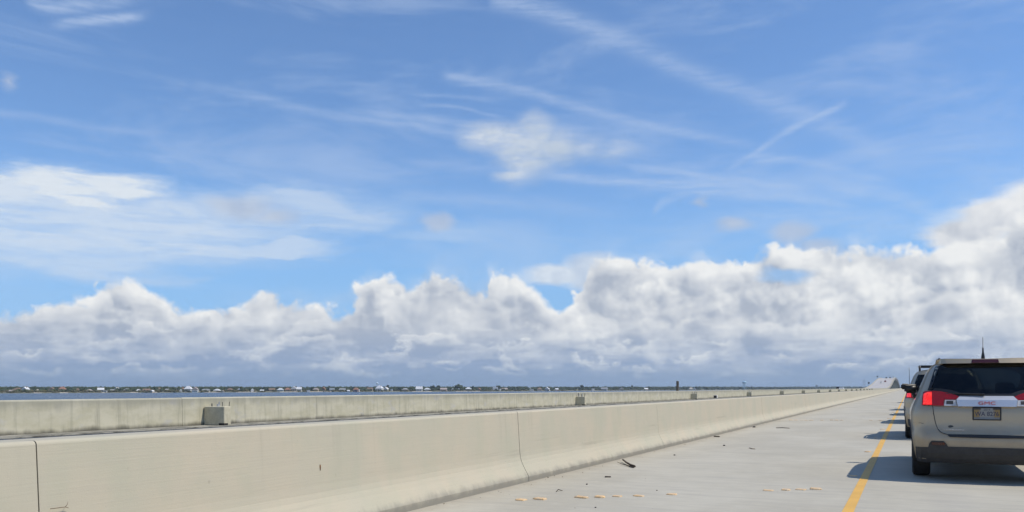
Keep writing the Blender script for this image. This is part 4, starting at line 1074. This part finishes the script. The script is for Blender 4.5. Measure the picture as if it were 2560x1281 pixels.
# houses
WALLS = {'w': (.52, .52, .50), 'c': (.50, .44, .35), 't': (.33, .25, .18), 'p': (.40, .29, .25), 'g': (.36, .37, .37), 'b': (.45, .53, .55), 'd': (.10, .10, .10)}
ROOFS = {'w': (.66, .67, .68), 'c': (.52, .46, .38), 't': (.24, .16, .11), 'r': (.34, .17, .11), 'g': (.30, .31, .32), 'p': (.40, .34, .31), 's': (.52, .55, .57)}
MW = {k: flat('wall_' + k, v, .85, var=.08, vs=.5) for k, v in WALLS.items()}; MR = {k: flat('roof_' + k, v, .7, var=.1, vs=.6) for k, v in ROOFS.items()}
M_PANE = flat('window_pane', (.03, .04, .05), .2)
def solve(u, yb):
    s = 16.0
    while s < 420 and F * (9 - rise(s)) / (shore(u) + s) > yb - VHOR: s += 4
    return s
def house(u, yb, wpx, hpx, wall, roof, kind, label, rot=None):
    s = solve(u, yb); zc = shore(u) + s; x, y = ground(u, zc); k = zc / F; W, H = wpx * k, hpx * k * 1.15
    rn = random.Random(int(u * 7)); rot = rn.uniform(-.5, .5) if rot is None else rot
    t = thing('shore_house', label, 'house', (x, y, WZ + rise(s) - .2), TH + rot, 'houses along the far shore')
    dp = max(5.0, W * .7); hw = H * (.5 if kind != 'flat' else .8); o = W * .06
    bm = bmesh.new(); box(bm, -W / 2, W / 2, -dp / 2, dp / 2, -1.5, hw)
    if kind == 'stilt':
        bm.free(); bm = bmesh.new(); box(bm, -W * .44, W * .44, -dp * .4, dp * .4, hw * .62, hw)
    from_bm('wall', bm, MW[wall], t)
    if kind == 'stilt':
        for sx in (-.42, -.14, .14, .42):
            for sy in (-.38, .38):
                bm = bmesh.new(); box(bm, sx * W - .15, sx * W + .15, sy * dp - .15, sy * dp + .15, -1.5, hw * .62); from_bm('post', bm, MW['d'], t)
    bm = bmesh.new(); X, Y = W / 2 + o, dp / 2 + o
    if kind == 'gable': tops = [(0, -Y, H), (0, Y, H)]; q = [(-X, -Y, hw), (X, -Y, hw), (X, Y, hw), (-X, Y, hw)]; f = [(0, 1, 4), (2, 3, 5), (1, 2, 5, 4), (3, 0, 4, 5), (3, 2, 1, 0)]
    elif kind in ('hip', 'stilt'): tops = [(-W * .18, 0, H), (W * .18, 0, H)]; q = [(-X, -Y, hw), (X, -Y, hw), (X, Y, hw), (-X, Y, hw)]; f = [(0, 1, 5, 4), (2, 3, 4, 5), (1, 2, 5), (3, 0, 4), (3, 2, 1, 0)]
    elif kind == 'side': tops = [(-X, 0, H), (X, 0, H)]; q = [(-X, -Y, hw), (X, -Y, hw), (X, Y, hw), (-X, Y, hw)]; f = [(0, 1, 5, 4), (2, 3, 4, 5), (1, 2, 5), (3, 0, 4), (3, 2, 1, 0)]
    if kind == 'flat': box(bm, -X, X, -Y, Y, hw, H)
    else:
        vv = [bm.verts.new(p) for p in q + tops]
        for g_ in f: bm.faces.new([vv[i] for i in g_])
    rf_ = from_bm('roof', bm, MR[roof], t)
    if kind != 'flat' and wpx >= 9:
        bm = bmesh.new(); box(bm, W * .22, W * .22 + .8, -.4, .4, H * .7, H * 1.06); from_bm('chimney', bm, MW['t'], rf_)
    if wpx >= 8 and kind != 'stilt':
        for sx in (-.28, 0, .28):
            bm = bmesh.new(); box(bm, sx * W - .6, sx * W + .6, -dp / 2 - .06, -dp / 2 + .05, hw * .3, hw * .8); from_bm('window', bm, M_PANE, t)
HOUSES = [
 (2, 977, 8, 6, 'w', 'w', 'gable', 'small white gabled house at the extreme left of the shore'), (28, 981, 9, 5, 'p', 'p', 'side', 'low pinkish house at the water near the left edge'),
 (44, 979, 20, 8, 't', 't', 'hip', 'long brown house left of the bright white house'), (53, 980, 6, 6, 'w', 'c', 'gable', 'small pale house tucked against the bright white house'),
 (64, 980, 15, 11, 'w', 'w', 'gable', 'bright white house with steep white roof near the left edge'), (94, 980, 7, 6, 'c', 'c', 'hip', 'small cream house above a sandy beach'),
 (130, 980, 12, 10, 'w', 't', 'gable', 'tall white-walled house with tan roof'), (156, 979.5, 14, 11, 'p', 'r', 'hip', 'rosy brown house right of the tall white-walled one'),
 (190, 979, 12, 7, 'c', 't', 'side', 'low tan house half hidden in trees'), (224, 980, 13, 6, 'c', 'p', 'hip', 'wide pale brown house before the long grey one'),
 (252, 980, 14, 9, 'g', 'w', 'side', 'long grey house with pale two-part roof'), (263, 981.5, 8, 4, 'w', 'w', 'flat', 'low white boathouse right of the long grey house'),
 (281, 979, 9, 5, 'g', 'g', 'side', 'small dull grey house left of the crested white roof'), (293, 978, 11, 8, 'p', 'w', 'gable', 'pinkish house with bright white roof peaks'),
 (318, 979, 14, 7, 'c', 'g', 'hip', 'wide grey-roofed house left of the white boathouse on stilts'), (346, 980, 9, 6, 'w', 'w', 'stilt', 'white roofed boathouse on stilts, the leftmost such'),
 (367, 980, 16, 7, 't', 't', 'side', 'long tan brown house'), (381, 981.5, 8, 5, 'c', 'w', 'gable', 'low cream cottage at the water right of the long tan house'),
 (396, 977.5, 14, 7, 'c', 't', 'hip', 'tan hip-roofed house set back among trees'), (420, 979, 12, 6, 't', 'g', 'side', 'dark brown house under trees'),
 (445, 977, 11, 7, 'c', 'w', 'hip', 'pale house left of the terracotta roof'), (452, 980, 6, 6, 'w', 'w', 'gable', 'little white cottage below the terracotta roof'),
 (458, 977.5, 13, 8, 'p', 'r', 'hip', 'house with terracotta roof left of the large tiered white house'), (471, 980, 17, 13, 'w', 'w', 'hip', 'large white house with tiered roofs'),
 (488, 980, 14, 11, 'w', 'p', 'gable', 'white house with pinkish gable right of the tiered white house'), (487, 982.5, 12, 4, 'b', 'w', 'flat', 'low pale green boathouse in front of the tiered white house'),
 (515, 979.5, 16, 6, 'g', 'g', 'side', 'long grey low house'), (543, 980.5, 15, 7, 'd', 'w', 'stilt', 'wide white-roofed boathouse with dark open underside'),
 (557, 982, 6, 4, 'c', 'c', 'gable', 'tiny tan hut at the beach'), (575, 978.5, 14, 7, 't', 't', 'hip', 'brown house behind the beach right of the tan hut'),
 (601, 978, 11, 7, 'g', 'w', 'stilt', 'white-roofed pavilion among trees'), (631, 981, 7, 8, 'w', 'w', 'gable', 'narrow bright white cottage'),
 (655, 980, 9, 5, 'g', 's', 'side', 'small pale grey house beside the narrow white cottage'), (680, 978, 14, 6, 't', 't', 'side', 'brown house left of the pale blue one'),
 (701, 979.5, 15, 8, 'b', 's', 'hip', 'pale blue house with silvery roof'), (719, 979, 13, 8, 'p', 'r', 'hip', 'terracotta-roofed house between the pale blue and white houses'),
 (735, 979, 15, 11, 'c', 'w', 'gable', 'cream house with a broad white gable roof'), (748, 979, 11, 10, 'w', 'w', 'side', 'white house touching the broad white gable'),
 (771, 981, 7, 4, 'w', 'w', 'flat', 'low white boathouse left of the left-hand billboard'), (790, 978, 13, 7, 't', 'p', 'hip', 'tan house behind the low white boathouse'),
 (809, 977, 9, 8, 't', 'r', 'gable', 'red-brown gabled house left of the left-hand billboard'), (856, 978, 14, 6, 'g', 'g', 'side', 'grey house right of the left-hand billboard'),
 (871, 980.5, 7, 4, 'w', 'w', 'side', 'small white shed on the shore'), (890, 979.5, 13, 9, 'p', 'r', 'hip', 'terracotta house with a small white shed on either side'),
 (897, 980.5, 4, 5, 'w', 'w', 'flat', 'tiny white shed right of the terracotta house'), (925, 977.5, 13, 7, 'c', 't', 'side', 'tan house left of the big white house'),
 (949, 979, 17, 13, 'w', 'w', 'hip', 'big white house under the pale small water tower'), (965, 978, 11, 9, 'w', 'w', 'gable', 'white gabled house right of the big white one'),
 (979, 978.5, 4, 5, 'w', 'w', 'flat', 'small white cube house'), (1013, 977.5, 15, 6, 'p', 'g', 'hip', 'greyish pink house left of the tall-fronted white one'),
 (1048, 979, 15, 11, 'w', 'w', 'side', 'tall-fronted white house below the thin mast'), (1068, 978, 15, 7, 'g', 's', 'hip', 'house with silvery hip roof right of the mast'),
 (1109, 978, 15, 7, 'p', 'p', 'side', 'pale pinkish house in the middle of the shore'), (1132, 977, 6, 5, 'w', 'w', 'gable', 'small white gable left of the grey-roofed house'),
 (1147, 977, 5, 5, 'w', 'w', 'gable', 'second small white gable left of the grey-roofed house'), (1171, 977.5, 15, 8, 'd', 's', 'stilt', 'open house with pale grey hip roof and dark underside'),
 (1197, 977, 9, 6, 't', 'r', 'gable', 'reddish house right of the pale grey hip roof'), (1250, 978, 4, 5, 'w', 'w', 'flat', 'tiny white house right of the right-hand billboard'),
 (1262, 977, 13, 6, 'c', 'p', 'side', 'tan-roofed house right of the right-hand billboard'), (1309, 975.5, 10, 6, 'g', 'w', 'side', 'house with bright white slanting roof left of its pale twin'),
 (1322, 975.5, 12, 6, 'g', 's', 'hip', 'house with pale hip roof right of the bright white slanting roof'), (1329, 978, 9, 4, 'w', 'w', 'flat', 'low white building below the pale hip roof'),
 (1349, 977.5, 11, 7, 'c', 't', 'hip', 'tan house left of the white gable above the far parapet'), (1368, 977.5, 11, 8, 'w', 'w', 'gable', 'white gabled house left of the second pedestal'),
 (1392, 977.5, 7, 6, 'p', 'w', 'side', 'small house with white end wall left of the second pedestal'), (1482, 977, 7, 5, 'w', 'g', 'flat', 'white house front right of the second pedestal'),
 (1511, 977, 14, 7, 'g', 'g', 'side', 'grey house with bright end wall right of the second pedestal'), (1554, 976, 10, 6, 'c', 'c', 'gable', 'tan gabled house left of the dark post'),
 (1615, 976, 9, 5, 'p', 'w', 'side', 'pinkish white house near the dark post'), (1727, 975, 9, 5, 'c', 'c', 'hip', 'pale house right of the dark post'), (1736, 975, 7, 5, 'w', 'w', 'gable', 'white gabled house between the dark post and the blue water tower'),
]
for h in HOUSES: house(*h)

# billboards, water towers, masts
M_SIGN = flat('billboard_face', (.80, .80, .80), .6, var=.04)
def billboard(u, yc, wpx, hpx, yb, label):
    s = solve(u, yb); zc = shore(u) + s; k = zc / F; x, y = ground(u, zc); z0 = WZ + rise(s); zcen = EYE + (VHOR - yc) * k
    t = thing('billboard', label, 'billboard', (x, y, 0), TH)
    W, H = wpx * k / 2, hpx * k / 2
    bm = bmesh.new(); box(bm, -W, W, -.25, .25, zcen - H, zcen + H); b = from_bm('panel', bm, M_SIGN, t)
    bm = bmesh.new()
    for j in range(3): box(bm, -W * .75 + j * W * .52, -W * .75 + j * W * .52 + W * .36, -.30, -.255, zcen - H * .55, zcen - H * .2)
    from_bm('lettering_band', bm, MR['g'], b)
    for sx in (-.7, 0, .7):
        bm = bmesh.new(); tube(bm, [(sx * W, .3, z0 - .5), (sx * W, .3, zcen - H + .3)], .25, 8); from_bm('post', bm, M_DKSTEEL, t)
billboard(830, 973.4, 13, 5.5, 978, 'plain white billboard on posts among the left-hand shore houses'); billboard(1238.5, 971.2, 13.4, 6.8, 977, 'plain white billboard on posts in the middle of the shore')
M_TANK = flat('pale_blue_tank', (.42, .60, .72), .45, var=.05); M_TANKW = flat('white_tank', (.62, .72, .80), .45, var=.05)
def water_tower(u, yc, wpx, hpx, yb, zc, mat, label, legs=True):
    k = zc / F; x, y = ground(u, zc); zcen = EYE + (VHOR - yc) * k; rw, rh = wpx * k / 2, hpx * k / 2; z0 = WZ + 3
    t = thing('water_tower', label, 'water tower', (x, y, 0))
    bm = bmesh.new(); n = 10
    lathe(bm, [(max(.05, rw * math.cos(R(a)) ** .6), zcen + rh * math.sin(R(a))) for a in range(-88, 89, 11)], 'z', 28); from_bm('tank', bm, mat, t, True)
    if legs:
        for j in range(6):
            a = j * math.pi / 3; bm = bmesh.new(); tube(bm, [(math.cos(a) * rw * .85, math.sin(a) * rw * .85, z0), (math.cos(a) * rw * .8, math.sin(a) * rw * .8, zcen - rh * .3)], rw * .06, 7); from_bm('leg', bm, mat, t, True)
        bm = bmesh.new(); tube(bm, [(0, 0, z0), (0, 0, zcen - rh * .8)], rw * .16, 10); from_bm('riser_pipe', bm, mat, t, True)
        for zz in (.4, .7):
            hz_ = z0 + (zcen - rh - z0) * zz; bm = bmesh.new(); tube(bm, [(math.cos(j * math.pi / 3) * rw * .83, math.sin(j * math.pi / 3) * rw * .83, hz_) for j in range(7)], rw * .03, 5); from_bm('brace', bm, mat, t)
    else:
        bm = bmesh.new(); tube(bm, [(0, 0, z0), (0, 0, z0 + 4), (0, 0, zcen - rh * 1.6), (0, 0, zcen - rh * .7)], [rw * .5, rw * .28, rw * .26, rw * .5], 14); from_bm('stem', bm, mat, t, True)
water_tower(1861, 956.4, 10.6, 6.4, 966, 3600, M_TANK, 'pale blue water tower on legs above the treeline, the larger of the two')
water_tower(943, 958.6, 6.4, 4.4, 966, 2300, M_TANKW, 'small pale water tower on a single stem above the big white house', False)
def mast(u, ytop, zc, r, label, cat, lat=False):
    k = zc / F; x, y = ground(u, zc); zt_ = EYE + (VHOR - ytop) * k; bm = bmesh.new(); z0 = WZ + 2
    if lat:
        b_, t_ = r * 3, r
        for sx in (-1, 1):
            for sy in (-1, 1): tube(bm, [(sx * b_, sy * b_, z0), (sx * t_, sy * t_, zt_)], r * .25, 5)
        for i in range(8):
            f0, f1 = i / 8, (i + 1) / 8; w0, w1 = b_ + (t_ - b_) * f0, b_ + (t_ - b_) * f1; h0_, h1_ = z0 + (zt_ - z0) * f0, z0 + (zt_ - z0) * f1
            tube(bm, [(-w0, -w0, h0_), (w1, -w1, h1_)], r * .15, 4); tube(bm, [(w0, -w0, h0_), (-w1, -w1, h1_)], r * .15, 4)
        for zz in (.8, .92): tube(bm, [(-b_ * 1.3, 0, z0 + (zt_ - z0) * zz), (b_ * 1.3, 0, z0 + (zt_ - z0) * zz)], r * .2, 4)
    else: tube(bm, [(0, 0, z0), (0, 0, zt_)], [r, r * .4], 7)
    o = from_bm('mast', bm, M_STEEL); o.location = (x, y, 0); tag(o, label, cat)
mast(1046, 955.5, 2100, .45, 'thin grey mast above the tall-fronted white house', 'mast')
mast(2160, 949, 4600, 2.4, 'lattice transmission tower left of the humped bridge', 'pylon', True)

# things standing on the twin bridge
M_POST = flat('weathered_timber', (0.115, 0.098, 0.075), .9, var=.3, vs=3)
yp = on_twin(1694, -31.9); k_ = (yp * CT + 31.9 * ST) / F
po = thing('roadside_post', 'thick dark brown post standing up behind the far parapet', 'post', (-31.9, yp, 0), TH)
zt_ = EYE + (VHOR - 952.8) * k_; hw_ = 3.0 * k_
bm = bmesh.new(); box(bm, -hw_, hw_ * .25, -hw_ * .8, hw_ * .8, .1, zt_); bmesh.ops.bevel(bm, geom=list(bm.edges), offset=.03, segments=1, affect='EDGES'); from_bm('timber', bm, M_POST, po)
bm = bmesh.new(); box(bm, hw_ * .28, hw_, -hw_ * .7, hw_ * .7, .1, zt_ - .02); bmesh.ops.bevel(bm, geom=list(bm.edges), offset=.03, segments=1, affect='EDGES'); from_bm('timber', bm, flat('grey_timber', (.19, .17, .135), .9, var=.3, vs=3), po)
for zz in (.35, .8):
    bm = bmesh.new(); box(bm, -hw_ * 1.05, hw_ * 1.05, -hw_ * .86, hw_ * .86, zt_ * zz, zt_ * zz + .06); from_bm('steel_band', bm, M_DKSTEEL, po)
yb_ = on_twin(1790, -14.62); o = rbox('junction_box', -14.78, -14.50, yb_ - .22, yb_ + .05, ZL + .004, ZL + .26, flat('white_enamel', (.75, .75, .74), .5), None, .03)
tag(o, 'small white junction box on the ledge below the far parapet', 'box')
ob = bpy.data.objects.new('box_cover', bpy.data.meshes.new('box_cover')); bm = bmesh.new(); box(bm, -14.77, -14.51, yb_ - .235, yb_ - .222, ZL + .03, ZL + .24); bm.to_mesh(ob.data); bm.free(); COL.objects.link(ob); ob.data.materials.append(M_DKSTEEL); ob.parent = o  # thin dark sheet over the near face of the white box
def sign(X, y, h, label):
    z0 = twin_z(X, y); t = thing('road_sign', label, 'sign', (X, y, z0), 0, 'signs on the humped bridge')
    bm = bmesh.new(); tube(bm, [(0, 0, -.1), (0, 0, h)], .07, 6); from_bm('post', bm, M_DKSTEEL, t)
    bm = bmesh.new(); box(bm, -.7, .7, -.1, -.07, h - 1.5, h); from_bm('panel', bm, M_DKSTEEL, t)
sign(-32.4, on_twin(2172, -32.4), 4.2, 'dark road sign on the left edge of the humped bridge, low on the rise'); sign(-32.4, on_twin(2193.5, -32.4), 4.0, 'dark road sign on the left edge at the crest of the humped bridge')

# ================================================================ haze over the bay
def haze_box():
    bm = bmesh.new(); box(bm, -9400, 9400, -6400, 10900, WZ - 1.2, 62.0)
    m = bpy.data.materials.new('haze_air'); m.use_nodes = True; nt = m.node_tree; nt.nodes.clear()
    out = nt.nodes.new('ShaderNodeOutputMaterial'); v = nt.nodes.new('ShaderNodeVolumePrincipled')
    v.inputs['Color'].default_value = (0.70, 0.83, 1.0, 1); v.inputs['Density'].default_value = HAZE; v.inputs['Anisotropy'].default_value = 0.2
    nt.links.new(v.outputs[0], out.inputs['Volume'])
    o = from_bm('haze', bm, m); o['kind'] = 'stuff'; o['label'] = 'thin blue haze over the bay'
HAZE = 7e-5
haze_box()

# ================================================================ raised markers and litter on the shoulder
ORD = ['first', 'second', 'third', 'fourth', 'fifth', 'sixth', 'seventh', 'eighth', 'ninth', 'tenth', 'eleventh', 'twelfth']
def marker_mesh(seed):
    rnd = random.Random(seed); bm = bmesh.new()
    n = 9; L_, W_ = 0.155 * rnd.uniform(0.85, 1.1), 0.10 * rnd.uniform(0.85, 1.15)
    lo, mid, hi = [], [], []
    for i in range(n * 2):
        a = 2 * math.pi * i / (n * 2)
        sx = math.copysign(abs(math.cos(a)) ** 0.45, math.cos(a)); sy = math.copysign(abs(math.sin(a)) ** 0.45, math.sin(a))
        j = rnd.uniform(0.78, 1.08)
        lo.append(bm.verts.new((sx * L_ / 2 * j, sy * W_ / 2 * j, -0.002)))
        mid.append(bm.verts.new((sx * L_ / 2 * j * .97, sy * W_ / 2 * j * .96, 0.011)))
        hi.append(bm.verts.new((sx * L_ / 2 * j * .82, sy * W_ / 2 * j * .74, 0.021 + rnd.uniform(-.003, .002))))
    m = n * 2
    for A, B in ((lo, mid), (mid, hi)):
        for i in range(m): bm.faces.new((A[i], A[(i + 1) % m], B[(i + 1) % m], B[i]))
    bm.faces.new(hi); bm.faces.new(lo[::-1])
    bmesh.ops.recalc_face_normals(bm, faces=bm.faces)
    me = bpy.data.meshes.new('raised_marker'); bm.to_mesh(me); bm.free(); me.materials.append(M_AMB)
    return me
MK_M = [marker_mesh(s) for s in range(5)]
NEAR = [(1303, 1251), (1350, 1249), (1453, 1245), (1500, 1244), (1543, 1242), (1597, 1241), (1680, 1237), (1920, 1227), (1965, 1226), (2002, 1225), (2040, 1224)]
FAR = [(1977, 1051), (1990, 1051), (2004, 1051), (2016, 1051.3), (2028, 1051.5), (2055, 1051.3), (2079, 1051), (2091, 1051.3), (2104, 1051.3), (2177, 1051.5), (2201, 1051.5)]
def put_marker(x, y, label, group, k):
    o = link('raised_marker', MK_M[k % 5], None, None, (x, y, 0.001), (0, 0, random.uniform(-.25, .25)))
    o.scale = (random.uniform(.72, 1.12), random.uniform(.8, 1.2), random.uniform(.45, 1.0))
    return tag(o, label, 'road marker', group)
for k, (u, v) in enumerate(NEAR):
    x, y = road(u, v); put_marker(x, y, f'{ORD[k]} amber raised marker from the barrier in the nearer shoulder row', 'amber markers in the nearer shoulder row', k)
for k, (u, v) in enumerate(FAR):
    x, y = road(u, v); put_marker(x, y, f'{ORD[k]} amber raised marker from the barrier in the farther shoulder row', 'amber markers in the farther shoulder row', k)
for k in range(10):
    put_marker(-0.735, 12.98 + 4.98 * k, f'{ORD[k]} worn amber marker beside the yellow line, counted from the camera', 'amber markers beside the yellow line', k + 2)

M_BARK = flat('dead_wood', (0.055, 0.042, 0.032), 0.9, var=0.4, vs=60)
M_TWIG = flat('dry_twig', (0.16, 0.11, 0.07), 0.9, var=0.3, vs=60)
M_STONE = flat('dark_chip', (0.05, 0.047, 0.045), 0.85, var=0.3, vs=50)
M_GRIT = flat('road_grit', (0.22, 0.19, 0.15), 0.9, var=0.5, vs=30)
def stick(name, label, pts, rad, mat, cat='twig', fork=None):
    bm = bmesh.new(); tube(bm, pts, rad, 7)
    o = from_bm(name, bm, mat, None, True)
    if fork:
        bm = bmesh.new(); tube(bm, fork[0], fork[1], 6); from_bm('side_shoot', bm, mat, o, True)
    return tag(o, label, cat)
def gp(u, v, z): x, y = road(u, v); return (x, y, z)
stick('broken_branch', 'dark broken branch lying on the shoulder near the cream barrier', [gp(1557, 1156, .045), gp(1566, 1161, .030), gp(1577, 1167, .026), gp(1587, 1170, .024)], [.012, .015, .018, .018], M_BARK, 'branch',
      ([gp(1543, 1160.5, .035), gp(1553, 1163, .02), gp(1566, 1166, .018), gp(1584, 1171, .012)], [.004, .006, .009, .010]))
stick('stick', 'short straight dark stick between the branch and the nearer amber markers', [gp(1512, 1194, .008), gp(1527, 1194, .009)], [.010, .010], M_BARK, 'stick')
stick('stick', 'flat dark stick lying against the foot of the cream barrier', [gp(1785, 1093, .02), gp(1799, 1093.5, .016)], [.015, .014], M_BARK, 'stick')
stick('stick', 'long thin dark stick beside the farther row of amber markers', [gp(1940, 1071, .012), gp(1957, 1071.2, .018), gp(1974, 1071.8, .012)], [.010, .012, .009], M_BARK, 'stick')
stick('twig', 'small bent twig in the middle of the shoulder', [gp(1873, 1121, .01), gp(1880, 1123.5, .01), gp(1888, 1124, .01)], [.006, .008, .006], M_TWIG)
stick('twig', 'tiny curled pale twig just beyond the nearer amber markers', [gp(1391, 1231, .01), gp(1396, 1228, .02), gp(1400, 1229.5, .02), gp(1406, 1229, .01)], [.004, .005, .005, .004], M_BARK)
fx = lambda u, v, X: (X, (F * X / (CT * (u - UVP)) + X * ST) / CT, EYE - (v - VHOR) * X / (CT * (u - UVP)))
stick('twig', 'thin brown forked twig caught on the barrier face at the lower left', [fx(126, 1272.5, -4.795), fx(148, 1270, -4.79), fx(163, 1268, -4.79), fx(171, 1270, -4.795)], [.0022, .0025, .0022, .0018], M_TWIG, 'twig',
      ([fx(163, 1268, -4.79), fx(168, 1262, -4.79), fx(170, 1255, -4.795)], [.0018, .0014, .001]))
M_RUST = flat('rust', (0.17, 0.075, 0.03), 0.9, var=0.4, vs=90)
bm = bmesh.new(); p0 = Vector(fx(800.5, 1162, -4.815)); p1 = Vector(fx(801, 1177, -4.811)); tube(bm, [p0, (p0 + p1) / 2, p1], [.005, .006, .002], 7)
tag(from_bm('rusty_rod', bm, M_RUST, None, True), 'short rusty rod end bleeding from the middle of the cream barrier', 'rod')
CH = [(1810, 1115, .028, 'squarish dark chip on the shoulder beyond the branch'), (1686, 1139, .020, 'flat dark chip between the branch and the barrier foot'), (1467, 1212, .016, 'dark chip left of the stick by the nearer markers'),
      (1489, 1270, .012, 'dark chip in front of the nearer amber markers'), (1642, 1227, .010, 'dark chip just beyond the fifth nearer marker'), (1885, 1069, .05, 'dark lump by the barrier foot beyond the flat stick')]
for u, v, s, lab in CH:
    bm = bmesh.new(); bmesh.ops.create_icosphere(bm, subdivisions=1, radius=s)
    for vv in bm.verts: vv.co = Vector((vv.co.x * 1.2, vv.co.y, vv.co.z * 0.6)) * random.uniform(.75, 1.15)
    o = from_bm('dark_chip', bm, M_STONE); x, y = road(u, v); o.location = (x, y, s * .4); tag(o, lab, 'debris')
# loose grit, too fine to count
bm = bmesh.new()
for i in range(620):
    if i < 330: x, y = XB + abs(random.gauss(0, .13)) + .015, random.uniform(4, 60)
    else: x, y = random.uniform(-4.5, -0.8), random.uniform(6.5, 50)
    s = random.choice((.003, .004, .005, .006, .009)) * (1.4 if i < 330 else 1)
    q = [Vector((random.uniform(-1, 1), random.uniform(-1, 1), random.uniform(.0, .9))) * s * 1.4 + Vector((x, y, .001)) for _ in range(4)]
    vs = [bm.verts.new(p) for p in q]
    for f in ((0, 1, 2), (0, 2, 3), (0, 3, 1), (1, 3, 2)): bm.faces.new([vs[j] for j in f])
g = from_bm('road_grit', bm, M_GRIT); g['kind'] = 'stuff'; g['label'] = 'loose grit scattered along the barrier foot and shoulder'
